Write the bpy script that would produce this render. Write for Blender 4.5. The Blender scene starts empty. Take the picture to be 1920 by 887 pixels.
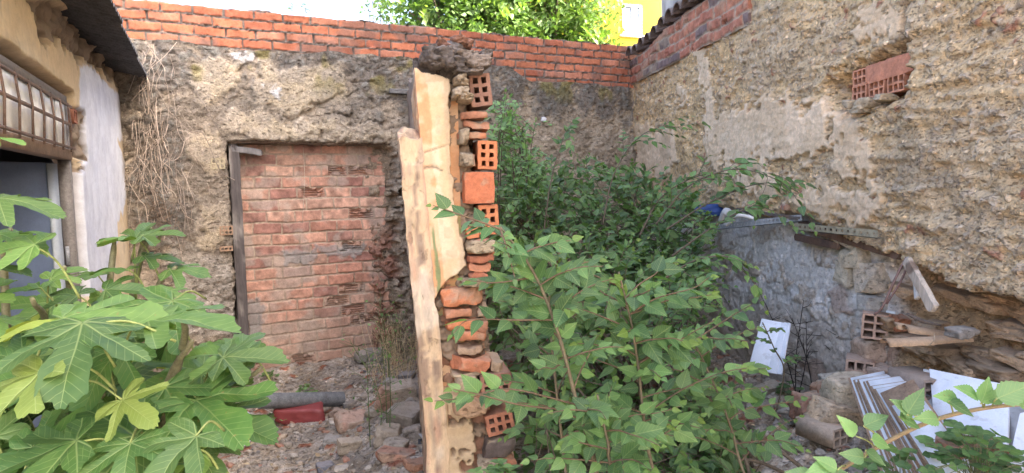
import bpy, bmesh, math, random
import numpy as np
from mathutils import Vector, Matrix
R = math.radians
scn = bpy.context.scene

# ------------------------------------------------------------------ camera
CAM = np.array([0.0, 0.0, 1.6]); FPX = 1250.0; CX, CY = 960.0, 443.5
PITCH = math.atan(98.5 / FPX); ROLL = R(1.2)
_F = np.array([0, math.cos(PITCH), -math.sin(PITCH)])
_U0 = np.array([0, math.sin(PITCH), math.cos(PITCH)]); _R0 = np.array([1.0, 0, 0])
CR_ = _R0 * math.cos(ROLL) - _U0 * math.sin(ROLL)
CU_ = _U0 * math.cos(ROLL) + _R0 * math.sin(ROLL)
cd = bpy.data.cameras.new('camera'); cam = bpy.data.objects.new('camera', cd)
scn.collection.objects.link(cam); scn.camera = cam
cam.matrix_world = Matrix(((CR_[0], CU_[0], -_F[0], CAM[0]), (CR_[1], CU_[1], -_F[1], CAM[1]), (CR_[2], CU_[2], -_F[2], CAM[2]), (0, 0, 0, 1)))
cd.sensor_width = 36; cd.lens = 36 * FPX / 1920; cd.clip_start = 0.02; cd.clip_end = 2000

# ------------------------------------------------------------------ light
SUN_EL, SUN_AZ = R(34), math.atan2(0.92, -0.40)     # direction to the sun: from the right and a little behind
w = bpy.data.worlds.new('World'); scn.world = w; w.use_nodes = True
nt = w.node_tree; sky = nt.nodes.new('ShaderNodeTexSky'); sky.sky_type = 'NISHITA'; sky.sun_disc = False
sky.sun_elevation = SUN_EL; sky.sun_rotation = SUN_AZ; sky.dust_density = 8.0; sky.air_density = 0.7; sky.ozone_density = 0.0
nt.links.new(sky.outputs[0], nt.nodes['Background'].inputs[0]); nt.nodes['Background'].inputs[1].default_value = 0.15
sd = bpy.data.lights.new('sun', 'SUN'); sd.energy = 2.4; sd.angle = R(0.5); sd.color = (1, .95, .86)
so = bpy.data.objects.new('sun', sd); scn.collection.objects.link(so)
tosun = Vector((math.sin(SUN_AZ) * math.cos(SUN_EL), math.cos(SUN_AZ) * math.cos(SUN_EL), math.sin(SUN_EL)))
so.rotation_euler = tosun.to_track_quat('Z', 'Y').to_euler(); so.location = (6, -6, 12)
scn.view_settings.view_transform = 'Standard'; scn.view_settings.look = 'None'
scn.view_settings.exposure = 3.3; scn.view_settings.gamma = 1
scn.cycles.max_bounces = 9; scn.cycles.diffuse_bounces = 8; scn.cycles.transmission_bounces = 4; scn.cycles.sample_clamp_indirect = 8

# ------------------------------------------------------------------ numpy noise
def _h(ix, iy, iz, seed):
    with np.errstate(over='ignore'): return _h0(ix, iy, iz, seed)
def _h0(ix, iy, iz, seed):
    ix, iy, iz = np.atleast_1d(ix), np.atleast_1d(iy), np.atleast_1d(iz)
    h = (ix.astype(np.int64) * 374761393 + iy.astype(np.int64) * 668265263 + iz.astype(np.int64) * 2147483647 + seed * 974634777) & 0xFFFFFFFF
    h = ((h ^ (h >> 13)) * 1274126177) & 0xFFFFFFFF
    h = ((h ^ (h >> 15)) * 2246822519) & 0xFFFFFFFF
    return ((h ^ (h >> 16)) & 0xFFFFFF) / float(0xFFFFFF)
def vn(x, y, z, seed=0):
    x, y, z = np.broadcast_arrays(np.asarray(x, float), np.asarray(y, float), np.asarray(z, float))
    fx, fy, fz = np.floor(x), np.floor(y), np.floor(z)
    u, v, t = x - fx, y - fy, z - fz
    u, v, t = [a * a * a * (a * (a * 6 - 15) + 10) for a in (u, v, t)]
    r = 0
    for i in (0, 1):
        for j in (0, 1):
            for k in (0, 1):
                r = r + _h(fx + i, fy + j, fz + k, seed) * (u if i else 1 - u) * (v if j else 1 - v) * (t if k else 1 - t)
    return r * 2 - 1
def fbm(x, y, z=0.0, f=1.0, o=4, seed=0, g=0.5):
    r = 0; a = 1; s = 0
    for i in range(o):
        r = r + a * vn(np.asarray(x) * f + 17.3 * i, np.asarray(y) * f + 9.1 * i, np.asarray(z) * f, seed + i); s += a; a *= g; f *= 2.03
    return r / s * 1.6
def wor(x, y, f=1.0, seed=0, asp=1.0):
    x = np.asarray(x) * f / asp; y = np.asarray(y) * f
    fx, fy = np.floor(x), np.floor(y)
    f1 = np.full(x.shape, 9.0); f2 = np.full(x.shape, 9.0); idr = np.zeros(x.shape); id2 = np.zeros(x.shape)
    zz = np.zeros(x.shape)
    for i in (-1, 0, 1):
        for j in (-1, 0, 1):
            cx = fx + i; cy = fy + j
            px = cx + .1 + .8 * _h(cx, cy, zz, seed); py = cy + .1 + .8 * _h(cx, cy, zz, seed + 1)
            d = np.hypot(x - px, y - py)
            n1 = d < f1
            f2 = np.where(n1, f1, np.minimum(f2, d)); idr = np.where(n1, _h(cx, cy, zz, seed + 2), idr); id2 = np.where(n1, _h(cx, cy, zz, seed + 3), id2)
            f1 = np.where(n1, d, f1)
    return f1, f2, idr, id2
def ss(a, b, x):
    t = np.clip((x - a) / (b - a), 0, 1); return t * t * (3 - 2 * t)
def mx(a, b, f):
    a = np.asarray(a, float); b = np.asarray(b, float); f = np.asarray(f)[..., None]
    return a * (1 - f) + b * f
def sdf(x, y, poly):
    "signed distance, positive inside"
    p = np.asarray(poly, float); d = np.full(x.shape, 1e9); ins = np.zeros(x.shape, bool)
    n = len(p)
    for i in range(n):
        a = p[i]; b = p[(i + 1) % n]; e = b - a
        t = np.clip(((x - a[0]) * e[0] + (y - a[1]) * e[1]) / max(e @ e, 1e-12), 0, 1)
        d = np.minimum(d, np.hypot(x - a[0] - t * e[0], y - a[1] - t * e[1]))
        c = ((a[1] > y) != (b[1] > y)) & (x < (b[0] - a[0]) * (y - a[1]) / ((b[1] - a[1]) if abs(b[1] - a[1]) > 1e-12 else 1e-12) + a[0])
        ins ^= c
    return np.where(ins, d, -d)

# ------------------------------------------------------------------ where things stand
def ray(px, py):
    d = _F * FPX + CR_ * (px - CX) + CU_ * (CY - py); return d / d[1]
def at(px, py, D):                      # point at depth y = D
    return CAM + ray(px, py) * D
class Wall:
    def __init__(s, O, P):              # from ground point O to ground point P; the yard is on side n
        s.O = np.array([O[0], O[1], 0.0]); v = np.array([P[0] - O[0], P[1] - O[1], 0.0]); s.L = np.linalg.norm(v); s.u = v / s.L
        s.n = np.array([-s.u[1], s.u[0], 0.0])
        if s.n @ (CAM - s.O) < 0: s.n = -s.n
    def sz(s, px, py, off=0.0):
        r = ray(px, py); t = ((s.O + s.n * off - CAM) @ s.n) / (r @ s.n); q = CAM + r * t
        return (q - s.O) @ s.u, q[2]
    def P(s, a, z, h=0.0): return s.O + s.u * a + s.n * h + np.array([0, 0, z])
    def px(s, px, py, off=0.0):
        a, z = s.sz(px, py, off); return s.P(a, z, off)
    def poly(s, pts, off=0.0): return [s.sz(x, y, off) for x, y in pts]
    def far(s, x, y): return (x - s.O[0]) * s.n[0] + (y - s.O[1]) * s.n[1]
REAR = Wall((-2.96, 5.14), (1.37, 7.40))
RIGHT = Wall((1.37, 7.40), (2.2, 0.0))
LEFT = Wall((-2.96, 5.14), (-1.16, 1.12))
PART = Wall((-0.29, 2.5), (-.87, 6.2))       # left face of the partition, from its broken end back to the rear wall

def G(x, y):
    x = np.asarray(x, float); y = np.asarray(y, float)
    inside = ss(-3.6, -3.0, x) * ss(2.6, 2.3, x) * ss(8.2, 7.6, y)
    dr = RIGHT.far(x, y); dp = PART.far(x, y); db = REAR.far(x, y)
    z = .44 * ss(1.4, .1, dr) * ss(8, 5.5, y) * (1 - .42 * ss(2.9, 4.2, y))
    z = z + .26 * np.exp(-((dp - .08) / .36) ** 2) * ss(2.2, 3.2, y) * ss(5.9, 4.6, y) * (dp > -.3)
    z = z + .08 * np.exp(-(((x + 1.1) / .8) ** 2 + ((y - 3.0) / .8) ** 2))
    z = z + .035 * fbm(x, y, 0, 1.7, 4, 5) + .012 * fbm(x, y, 0, 14, 3, 8)
    return z * inside
def gp(px, py, lift=0.0):
    r = ray(px, py); t = 1.0
    while t < 9:
        q = CAM + r * t
        if q[2] <= float(G(q[0], q[1])) + lift: break
        t += .01
    return q

# ------------------------------------------------------------------ meshes
class Acc:
    def __init__(s): s.V = []; s.F = []; s.n = 0; s.C = []; s.UV = []; s.A = []; s.S = []
    def add(s, V, F, col=None, uv=None, rnd=None):
        V = np.asarray(V, float).reshape(-1, 3)
        if not isinstance(F, list): F = [F]
        for f in F:
            f = np.asarray(f, np.int64)
            if len(f): s.F.append(f + s.n)
        s.V.append(V); s.n += len(V)
        c = np.ones((len(V), 3)) if col is None else np.broadcast_to(np.asarray(col, float), (len(V), 3)); s.C.append(c)
        s.UV.append(np.zeros((len(V), 2)) if uv is None else uv)
        s.A.append(np.zeros(len(V)) if rnd is None else np.broadcast_to(np.asarray(rnd, float), (len(V),)))
        return s
    def build(s, name, mat, parent=None, smooth=True, base=None, mods=None):
        V = np.concatenate(s.V); C = np.concatenate(s.C); UV = np.concatenate(s.UV); A = np.concatenate(s.A)
        if parent is not None: loc = np.array(wloc(parent))
        elif base is not None: loc = np.array(base, float)
        else: loc = np.array([V[:, 0].mean(), V[:, 1].mean(), V[:, 2].min()])
        V = V - loc
        me = bpy.data.meshes.new(name); me.vertices.add(len(V)); me.vertices.foreach_set('co', V.astype(np.float32).ravel())
        li = np.concatenate([f.ravel() for f in s.F]); k = np.concatenate([np.full(len(f), f.shape[1]) for f in s.F])
        st = np.concatenate([[0], np.cumsum(k)[:-1]])
        me.loops.add(len(li)); me.loops.foreach_set('vertex_index', li.astype(np.int32))
        me.polygons.add(len(k)); me.polygons.foreach_set('loop_start', st.astype(np.int32))
        if smooth: me.polygons.foreach_set('use_smooth', np.ones(len(k), bool))
        a = me.attributes.new('Col', 'FLOAT_COLOR', 'POINT'); a.data.foreach_set('color', np.concatenate([C, np.ones((len(C), 1))], 1).astype(np.float32).ravel())
        a = me.attributes.new('rnd', 'FLOAT', 'POINT'); a.data.foreach_set('value', A.astype(np.float32))
        a = me.attributes.new('luv', 'FLOAT_VECTOR', 'POINT'); a.data.foreach_set('vector', np.concatenate([UV, np.zeros((len(UV), 1))], 1).astype(np.float32).ravel())
        me.update(calc_edges=True); me.validate()
        me.materials.append(mat)
        o = bpy.data.objects.new(name, me); scn.collection.objects.link(o)
        if parent is not None:
            o.parent = parent; o.location = (0, 0, 0)
        else: o.location = loc
        if mods:
            m = o.modifiers.new('bevel', 'BEVEL'); m.width = mods; m.segments = 2; m.limit_method = 'ANGLE'
        return o
def wloc(o):
    v = Vector((0, 0, 0))
    while o is not None: v += o.location; o = o.parent
    return v
def tag(o, label, cat, group=None):
    o['label'] = label; o['category'] = cat; o['kind'] = 'thing'
    if group: o['group'] = group
    return o
def thing(name, label, cat, loc, group=None):
    o = bpy.data.objects.new(name, None); scn.collection.objects.link(o); o.location = tuple(loc); o.empty_display_size = .1
    return tag(o, label, cat, group)
def struct(o, kind='structure'): o['kind'] = kind; return o

def grid_faces(n, m):                    # n rows x m columns
    i = np.arange(n - 1)[:, None] * m + np.arange(m - 1)[None]; i = i.ravel()
    return np.stack([i, i + 1, i + m + 1, i + m], 1)
def field(W, s0, s1, z0, z1, res, fn, thick=.3, top=None, keep=None, off=0.0, flip=False, lean=0.0):
    "a relief sheet on a wall with real thickness: fn(s,z) -> (height out of the wall, colour)"
    ns = int((s1 - s0) / res) + 1; nz = int((z1 - z0) / res) + 1
    S, Z = np.meshgrid(np.linspace(s0, s1, ns), np.linspace(z0, z1, nz))
    if top is not None:
        T = top(S); Z = z0 + (Z - z0) * (T - z0) / (z1 - z0)
    res_ = fn(S, Z); h, col = res_[0], res_[1]; sm = res_[2].ravel() if len(res_) > 2 else None; h = h + off
    V = W.O + S[..., None] * W.u + h[..., None] * W.n; V[..., 2] += Z
    V = V + (np.array([lean, 0, 0]) * Z[..., None] if lean else 0)
    F = grid_faces(nz, ns); V2 = V.reshape(-1, 3)
    if keep is not None:
        K = keep(S, Z).ravel(); F = F[K[F].all(1)]
    A = Acc(); A.add(V2, F, col.reshape(-1, 3), rnd=sm)
    # skirt and back
    idx = np.arange(ns * nz).reshape(nz, ns)
    ring = np.concatenate([idx[0], idx[1:, -1], idx[-1, -2::-1], idx[-2:0:-1, 0]])
    B = V2[ring]; hb = (B - W.O) @ W.n; Bk = B - W.n * (hb - (off - thick))[:, None]
    k = len(ring); j = np.arange(k)
    q = np.stack([j, (j + 1) % k, (j + 1) % k + k, j + k], 1)
    A.add(np.concatenate([B, Bk]), q, np.tile(col.reshape(-1, 3)[ring], (2, 1)))
    if keep is None:
        A.add(Bk, np.arange(k)[None], col.reshape(-1, 3)[ring])
    return A
def box(c, size, M=None, taper=None):
    s = np.array(size) / 2; V = np.array([[x, y, z] for x in (-1, 1) for y in (-1, 1) for z in (-1, 1)], float) * s
    if M is not None: V = V @ np.asarray(M).T
    return V + np.asarray(c), np.array([[0, 1, 3, 2], [4, 6, 7, 5], [0, 4, 5, 1], [2, 3, 7, 6], [0, 2, 6, 4], [1, 5, 7, 3]])
def rot(ax=0, ay=0, az=0): return np.array((Matrix.Rotation(R(az), 3, 'Z') @ Matrix.Rotation(R(ay), 3, 'Y') @ Matrix.Rotation(R(ax), 3, 'X')))
def frame(x, y, z): return np.stack([x, y, z], 1)     # columns
def nrm(v): v = np.asarray(v, float); return v / max(np.linalg.norm(v), 1e-9)
def rbox(size, n=10, amp=.004, f=30, seed=0, chop=0.0, worn=.035):
    "a box with a subdivided, worn surface, centred on the origin"
    V = []; F = []; o = 0
    s = np.array(size) / 2
    mxs = max(size); dv = [max(2, int(round(n * a / mxs)) + 1) for a in size]
    for ax in range(3):
        b, c = [i for i in range(3) if i != ax]
        for sg in (-1, 1):
            P, Q = np.meshgrid(np.linspace(-1, 1, dv[b]), np.linspace(-1, 1, dv[c]))
            v = np.zeros(P.shape + (3,)); v[..., ax] = sg; v[..., b] = P; v[..., c] = Q
            gf = grid_faces(dv[c], dv[b])
            if (sg > 0) == (ax == 1): gf = gf[:, ::-1]
            V.append(v.reshape(-1, 3)); F.append(gf + o); o += v.shape[0] * v.shape[1]
    V = np.concatenate(V); F = np.concatenate(F)
    r = .03 + 0 * V[:, 0]
    e = np.abs(V); e.sort(axis=1)
    V = V * (1 - worn * ss(.6, 1, e[:, 1])[:, None] * (1 + e[:, :1]))          # worn edges
    V = V * s
    if chop:
        rng = np.random.default_rng(seed)
        for _ in range(3):
            nn = nrm(rng.normal(size=3)); hmax = (V @ nn).max(); lim = hmax * (1 - chop * rng.uniform(.4, 1)); dd = np.maximum(V @ nn - lim, 0); V = V - nn * dd[:, None]
    q = V * 1.0
    V = V + amp * np.stack([fbm(q[:, 0], q[:, 1], q[:, 2], f, 3, seed + 11 * k) for k in range(3)], 1)
    return V, F
_ico = None
def ico():
    global _ico
    if _ico is None:
        bm = bmesh.new(); bmesh.ops.create_icosphere(bm, subdivisions=4, radius=1)
        _ico = (np.array([v.co[:] for v in bm.verts]), np.array([[v.index for v in f.verts] for f in bm.faces])); bm.free()
    return _ico
def rock(size, seed=0, nf=9, amp=.05, blocky=0.5):
    V, F = ico(); rng = np.random.default_rng(seed)
    N = [nrm(np.array(a) + rng.normal(size=3) * .12) for a in ((1, 0, 0), (-1, 0, 0), (0, 1, 0), (0, -1, 0), (0, 0, 1), (0, 0, -1))]
    H = [rng.uniform(.62, .78) for _ in N]
    for _ in range(nf): N.append(nrm(rng.normal(size=3))); H.append(rng.uniform(.72, 1.0))
    N = np.array(N); H = np.array(H); d = V @ N.T
    r = np.where(d > .02, H / np.maximum(d, .02), 9).min(1)
    P = V * r[:, None] / .7
    P = P * (1 + amp * 1.3 * fbm(P[:, 0], P[:, 1], P[:, 2], 2.2, 5, seed) + amp * .35 * fbm(P[:, 0], P[:, 1], P[:, 2], 9, 3, seed + 1))[:, None] * np.array(size) / 2
    return P, F
def tube(P, r, k=6, cap=True):
    P = np.asarray(P, float); n = len(P); r = np.broadcast_to(np.asarray(r, float), (n,))
    T = np.gradient(P, axis=0); T /= np.maximum(np.linalg.norm(T, axis=1), 1e-9)[:, None]
    a = nrm(np.cross(T[0], [0.3, .2, 1.0])); X = [a]
    for i in range(1, n):
        a = nrm(a - T[i] * (a @ T[i])); X.append(a)
    X = np.array(X); Y = np.cross(T, X); th = np.arange(k) * 2 * math.pi / k
    V = P[:, None] + (X[:, None] * np.cos(th)[None, :, None] + Y[:, None] * np.sin(th)[None, :, None]) * r[:, None, None]
    i = np.arange(n - 1)[:, None] * k; j = np.arange(k)[None]
    F = np.stack([(i + j), (i + (j + 1) % k), (i + k + (j + 1) % k), (i + k + j)], -1).reshape(-1, 4)
    Fs = [F]
    if cap: Fs += [np.arange(k)[None, ::-1], (np.arange(k) + (n - 1) * k)[None]]
    return V.reshape(-1, 3), Fs
def spline(P, m=6):
    P = np.asarray(P, float); Q = np.concatenate([[2 * P[0] - P[1]], P, [2 * P[-1] - P[-2]]]); out = []
    for i in range(1, len(Q) - 2):
        t = np.linspace(0, 1, m, endpoint=False)[:, None]; a, b, c, d = Q[i - 1], Q[i], Q[i + 1], Q[i + 2]
        out.append(.5 * (2 * b + (c - a) * t + (2 * a - 5 * b + 4 * c - d) * t ** 2 + (3 * b - a - 3 * c + d) * t ** 3))
    return np.concatenate(out + [P[-1:]])
def hollow(w, h, l, nx, ny, t=.014, depth=None, jit=.0, seed=0, tx=None):
    "clay brick lying along y, its perforated end facing -y; w along x, h along z"
    depth = depth or l * .8
    def cuts(a, n):
        hole = (a - t * (n + 1)) / n; c = [-a / 2]
        for _ in range(n): c += [c[-1] + t, c[-1] + t + hole]
        return np.array(c + [a / 2])
    X = cuts(w, nx); Z = cuts(h, ny); A = Acc(); rng = np.random.default_rng(seed)
    gx, gz = np.meshgrid(X, Z, indexing='ij'); V = np.stack([gx, np.full(gx.shape, -l / 2), gz], -1)
    jr = rng.normal(size=V.shape) * jit; V = V + jr; m = len(Z)
    idx = lambda i, j: i * m + j
    F = []; HV = []; 
    for i in range(len(X) - 1):
        for j in range(len(Z) - 1):
            q = [idx(i, j), idx(i + 1, j), idx(i + 1, j + 1), idx(i, j + 1)]
            if i % 2 and j % 2:
                v = V.reshape(-1, 3)[q]; bk = v + np.array([0, depth, 0]); cc = bk.mean(0); bk = cc + (bk - cc) * .9
                A.add(np.concatenate([v, bk]), np.array([[0, 4, 5, 1], [1, 5, 6, 2], [2, 6, 7, 3], [3, 7, 4, 0], [4, 7, 6, 5]]), (.62, .62, .62))
            else: F.append(q)
    A.add(V.reshape(-1, 3), np.array(F))
    bx, f = box((0, 0, 0), (w, l, h)); f = np.array([q for q in f if not all(bx[i][1] < 0 for i in q)]); A.add(bx, f)
    V = np.concatenate(A.V); 
    out = Acc(); out.add(V, [f for f in A.F], np.concatenate(A.C)); return out
def xf(A, M, c, B, col=(1, 1, 1)):
    "transform accumulated shapes and add them to B"
    V = np.concatenate(A.V) @ np.asarray(M).T + np.asarray(c); B.add(V, [f for f in A.F], np.concatenate(A.C) * np.asarray(col)); return B

# ------------------------------------------------------------------ materials
def nd(t, typ, ins=None, **at_):
    n = t.nodes.new(typ)
    for k, v in at_.items(): setattr(n, k, v)
    for k, v in (ins or {}).items():
        if hasattr(v, 'links') or isinstance(v, bpy.types.NodeSocket): t.links.new(v, n.inputs[k])
        else: n.inputs[k].default_value = v
    return n
def newmat(name):
    m = bpy.data.materials.new(name); m.use_nodes = True; t = m.node_tree
    return m, t, t.nodes['Principled BSDF']
def math_(t, op, a, b=0.0, c=0.0, clamp=False):
    n = t.nodes.new('ShaderNodeMath'); n.operation = op; n.use_clamp = clamp
    for i, v in enumerate((a, b, c)):
        if isinstance(v, bpy.types.NodeSocket): t.links.new(v, n.inputs[i])
        else: n.inputs[i].default_value = v
    return n.outputs[0]
def mapr(t, v, a, b, c, d):
    n = nd(t, 'ShaderNodeMapRange', {'Value': v, 'From Min': a, 'From Max': b, 'To Min': c, 'To Max': d}); return n.outputs[0]
def mixc(t, f, a, b, mode='MIX'):
    n = t.nodes.new('ShaderNodeMix'); n.data_type = 'RGBA'; n.blend_type = mode
    for i, v in ((0, f), (6, a), (7, b)):
        if isinstance(v, bpy.types.NodeSocket): t.links.new(v, n.inputs[i])
        elif i == 0: n.inputs[0].default_value = v
        else: n.inputs[i].default_value = (*v, 1)
    return n.outputs[2]
def surf(name, tint=(1, 1, 1), rough=.9, f1=9, f2=55, f3=220, var=.35, bump=.4, dist=.01, peb=0.0, pebf=60, spec=.25, pits=0.0, pitf=60, stretch=None, dust=None, sat=0.0):
    "vertex colour x layered procedural variation, with pebbles / grain relief"
    m, t, b = newmat(name)
    tc = nd(t, 'ShaderNodeTexCoord').outputs['Object']
    if stretch: tc = nd(t, 'ShaderNodeMapping', {'Vector': tc, 'Scale': stretch}).outputs[0]
    col = nd(t, 'ShaderNodeAttribute', attribute_name='Col').outputs['Color']
    n1 = nd(t, 'ShaderNodeTexNoise', {'Vector': tc, 'Scale': f1, 'Detail': 5, 'Roughness': .6}).outputs[0]
    n2 = nd(t, 'ShaderNodeTexNoise', {'Vector': tc, 'Scale': f2, 'Detail': 6, 'Roughness': .7}).outputs[0]
    n3 = nd(t, 'ShaderNodeTexNoise', {'Vector': tc, 'Scale': f3, 'Detail': 3, 'Roughness': .6}).outputs[0]
    v = math_(t, 'ADD', mapr(t, n1, .25, .75, 1 - var * .7, 1 + var * .7), mapr(t, n2, .25, .75, -var, var))
    v = math_(t, 'ADD', v, mapr(t, n3, .3, .7, -var * .4, var * .4))
    c = mixc(t, 1.0, mixc(t, 1.0, col, tint, 'MULTIPLY'), nd(t, 'ShaderNodeCombineColor', {0: v, 1: v, 2: v}).outputs[0], 'MULTIPLY')
    h = math_(t, 'ADD', math_(t, 'MULTIPLY', n2, .7), math_(t, 'MULTIPLY', n3, .3))
    rg = math_(t, 'SUBTRACT', 1.0, nd(t, 'ShaderNodeAttribute', attribute_name='rnd').outputs['Fac'], clamp=True)
    if peb:
        vo = nd(t, 'ShaderNodeTexVoronoi', {'Vector': tc, 'Scale': pebf, 'Randomness': 1}, feature='F1')
        vo2 = nd(t, 'ShaderNodeTexVoronoi', {'Vector': tc, 'Scale': pebf * .45, 'Randomness': 1}, feature='F1')
        sep = nd(t, 'ShaderNodeSeparateColor', {0: vo.outputs['Color']}); sep2 = nd(t, 'ShaderNodeSeparateColor', {0: vo2.outputs['Color']})
        on = math_(t, 'MULTIPLY', mapr(t, sep.outputs[0], .45, .55, 0, 1), mapr(t, vo.outputs['Distance'], .3, .42, 1, 0)); on = math_(t, 'MULTIPLY', on, rg)
        on2 = math_(t, 'MULTIPLY', mapr(t, sep2.outputs[0], .7, .75, 0, 1), mapr(t, vo2.outputs['Distance'], .25, .34, 1, 0)); on2 = math_(t, 'MULTIPLY', on2, rg)
        g = mapr(t, sep.outputs[1], 0, 1, .55, 1.75); g2 = mapr(t, sep2.outputs[1], 0, 1, .55, 1.9)
        c = mixc(t, math_(t, 'MULTIPLY', on, peb), c, mixc(t, 1.0, c, nd(t, 'ShaderNodeCombineColor', {0: g, 1: g, 2: g}).outputs[0], 'MULTIPLY'))
        c = mixc(t, math_(t, 'MULTIPLY', on2, peb), c, mixc(t, 1.0, c, nd(t, 'ShaderNodeCombineColor', {0: g2, 1: g2, 2: math_(t, 'MULTIPLY', g2, 1.05)}).outputs[0], 'MULTIPLY'))
        h = math_(t, 'ADD', h, math_(t, 'MULTIPLY', math_(t, 'ADD', on, math_(t, 'MULTIPLY', on2, 1.6)), peb * .5))
    if pits:
        pm = nd(t, 'ShaderNodeMapping', {'Vector': tc, 'Scale': (.62, .62, 1.5)}).outputs[0]
        pn = nd(t, 'ShaderNodeTexNoise', {'Vector': pm, 'Scale': pitf, 'Detail': 7, 'Roughness': .72}).outputs[0]
        pn2 = nd(t, 'ShaderNodeTexNoise', {'Vector': pm, 'Scale': pitf * .28, 'Detail': 6, 'Roughness': .7}).outputs[0]
        pit = math_(t, 'MULTIPLY', math_(t, 'MAXIMUM', mapr(t, pn, .37, .43, 1, 0), mapr(t, pn2, .33, .37, 1, 0)), mapr(t, rg, 0, 1, .25, 1))
        hi = math_(t, 'MULTIPLY', mapr(t, pn, .57, .63, 0, 1), rg)
        c = mixc(t, math_(t, 'MULTIPLY', pit, pits), c, mixc(t, 1.0, c, (.42, .36, .32), 'MULTIPLY'))
        c = mixc(t, math_(t, 'MULTIPLY', hi, pits * .6), c, mixc(t, 1.0, c, (1.45, 1.42, 1.36), 'MULTIPLY'))
        h = math_(t, 'SUBTRACT', math_(t, 'ADD', h, math_(t, 'MULTIPLY', hi, .35)), math_(t, 'MULTIPLY', pit, 1.1))
    if dust is not None:
        gn = nd(t, 'ShaderNodeNewGeometry').outputs['Normal']; sx = nd(t, 'ShaderNodeSeparateXYZ', {0: gn}).outputs[2]
        f = math_(t, 'MULTIPLY', mapr(t, sx, .3, .95, 0, dust[3]), mapr(t, n1, .3, .6, .3, 1)); c = mixc(t, f, c, dust[:3])
    t.links.new(c, b.inputs['Base Color']); b.inputs['Roughness'].default_value = rough; b.inputs['Specular IOR Level'].default_value = spec
    bp = nd(t, 'ShaderNodeBump', {'Height': math_(t, 'MULTIPLY', h, mapr(t, rg, 0, 1, .3, 1)), 'Strength': bump, 'Distance': dist}); t.links.new(bp.outputs[0], b.inputs['Normal'])
    return m
def leafmat(name, col, col2, tcol, kind, rough=.5, young=(.3, .42, .06), trans=.35, spec=.4):
    m, t, b = newmat(name)
    rnd = nd(t, 'ShaderNodeAttribute', attribute_name='rnd').outputs['Fac']
    uv = nd(t, 'ShaderNodeAttribute', attribute_name='luv').outputs['Vector']
    s = nd(t, 'ShaderNodeSeparateXYZ', {0: uv}); x, y = s.outputs[0], s.outputs[1]
    ax = math_(t, 'ABSOLUTE', x)
    if kind == 'fig':
        v = None
        for a in (0, 52, 92, 128):
            dx, dy = math.sin(R(a)), math.cos(R(a))
            d = math_(t, 'ABSOLUTE', math_(t, 'SUBTRACT', math_(t, 'MULTIPLY', ax, dy), math_(t, 'MULTIPLY', y, dx)))
            al = math_(t, 'ADD', math_(t, 'MULTIPLY', ax, dx), math_(t, 'MULTIPLY', y, dy))
            wv = mapr(t, al, 0, .9, .016, .005)
            k = math_(t, 'MULTIPLY', math_(t, 'SUBTRACT', 1.0, math_(t, 'DIVIDE', d, wv), clamp=True), mapr(t, al, 0, .02, 0, 1))
            # side veins of this lobe
            ph = math_(t, 'SINE', math_(t, 'MULTIPLY', math_(t, 'SUBTRACT', al, math_(t, 'MULTIPLY', d, 1.1)), 62.0))
            sv = math_(t, 'MULTIPLY', mapr(t, ph, .9, 1.0, 0, .45), math_(t, 'MULTIPLY', mapr(t, d, .14, .2, 1, 0), mapr(t, al, .1, .2, 0, 1)))
            k = math_(t, 'MAXIMUM', k, sv)
            v = k if v is None else math_(t, 'MAXIMUM', v, k)
    else:
        k = math_(t, 'SUBTRACT', 1.0, math_(t, 'DIVIDE', ax, .022), clamp=True)
        ph = math_(t, 'SINE', math_(t, 'MULTIPLY', math_(t, 'SUBTRACT', y, math_(t, 'MULTIPLY', ax, 1.1)), 46.0))
        v = math_(t, 'MAXIMUM', k, mapr(t, ph, .82, 1.0, 0, .5))
    n = nd(t, 'ShaderNodeTexNoise', {'Vector': nd(t, 'ShaderNodeTexCoord').outputs['Object'], 'Scale': 45.0, 'Detail': 4}).outputs[0]
    c = mixc(t, math_(t, 'ADD', mapr(t, n, .3, .7, -.2, .3), mapr(t, rnd, 0, .8, 0, .8), clamp=True), col, col2)
    c = mixc(t, mapr(t, rnd, .86, .93, 0, .85), c, young)
    fr_ = math_(t, 'FRACT', math_(t, 'MULTIPLY', rnd, 13.7)); g = mapr(t, fr_, 0, 1, .68, 1.34)
    c = mixc(t, 1.0, c, nd(t, 'ShaderNodeCombineColor', {0: g, 1: g, 2: mapr(t, fr_, 0, 1, .8, 1.2)}).outputs[0], 'MULTIPLY')
    nb_ = nd(t, 'ShaderNodeTexNoise', {'Vector': nd(t, 'ShaderNodeTexCoord').outputs['Object'], 'Scale': 95.0, 'Detail': 3}).outputs[0]
    c = mixc(t, math_(t, 'MULTIPLY', mapr(t, nb_, .66, .72, 0, .7), mapr(t, fr_, .55, .7, 0, 1)), c, (.23, .17, .06))
    vc = mixc(t, .55, c, (.42, .5, .22))
    c = mixc(t, math_(t, 'MULTIPLY', v, .75), c, vc)
    t.links.new(c, b.inputs['Base Color']); b.inputs['Roughness'].default_value = rough; b.inputs['Specular IOR Level'].default_value = spec
    hh = math_(t, 'ADD', math_(t, 'MULTIPLY', v, -1.0), math_(t, 'MULTIPLY', n, .6))
    bp = nd(t, 'ShaderNodeBump', {'Height': hh, 'Strength': .35, 'Distance': .002}); t.links.new(bp.outputs[0], b.inputs['Normal'])
    tr = nd(t, 'ShaderNodeBsdfTranslucent', {'Color': mixc(t, 1.0, c, tcol, 'MULTIPLY')})
    mix = nd(t, 'ShaderNodeMixShader', {0: trans, 1: b.outputs[0], 2: tr.outputs[0]})
    t.links.new(mix.outputs[0], t.nodes['Material Output'].inputs[0])
    return m
M = {}
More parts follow.
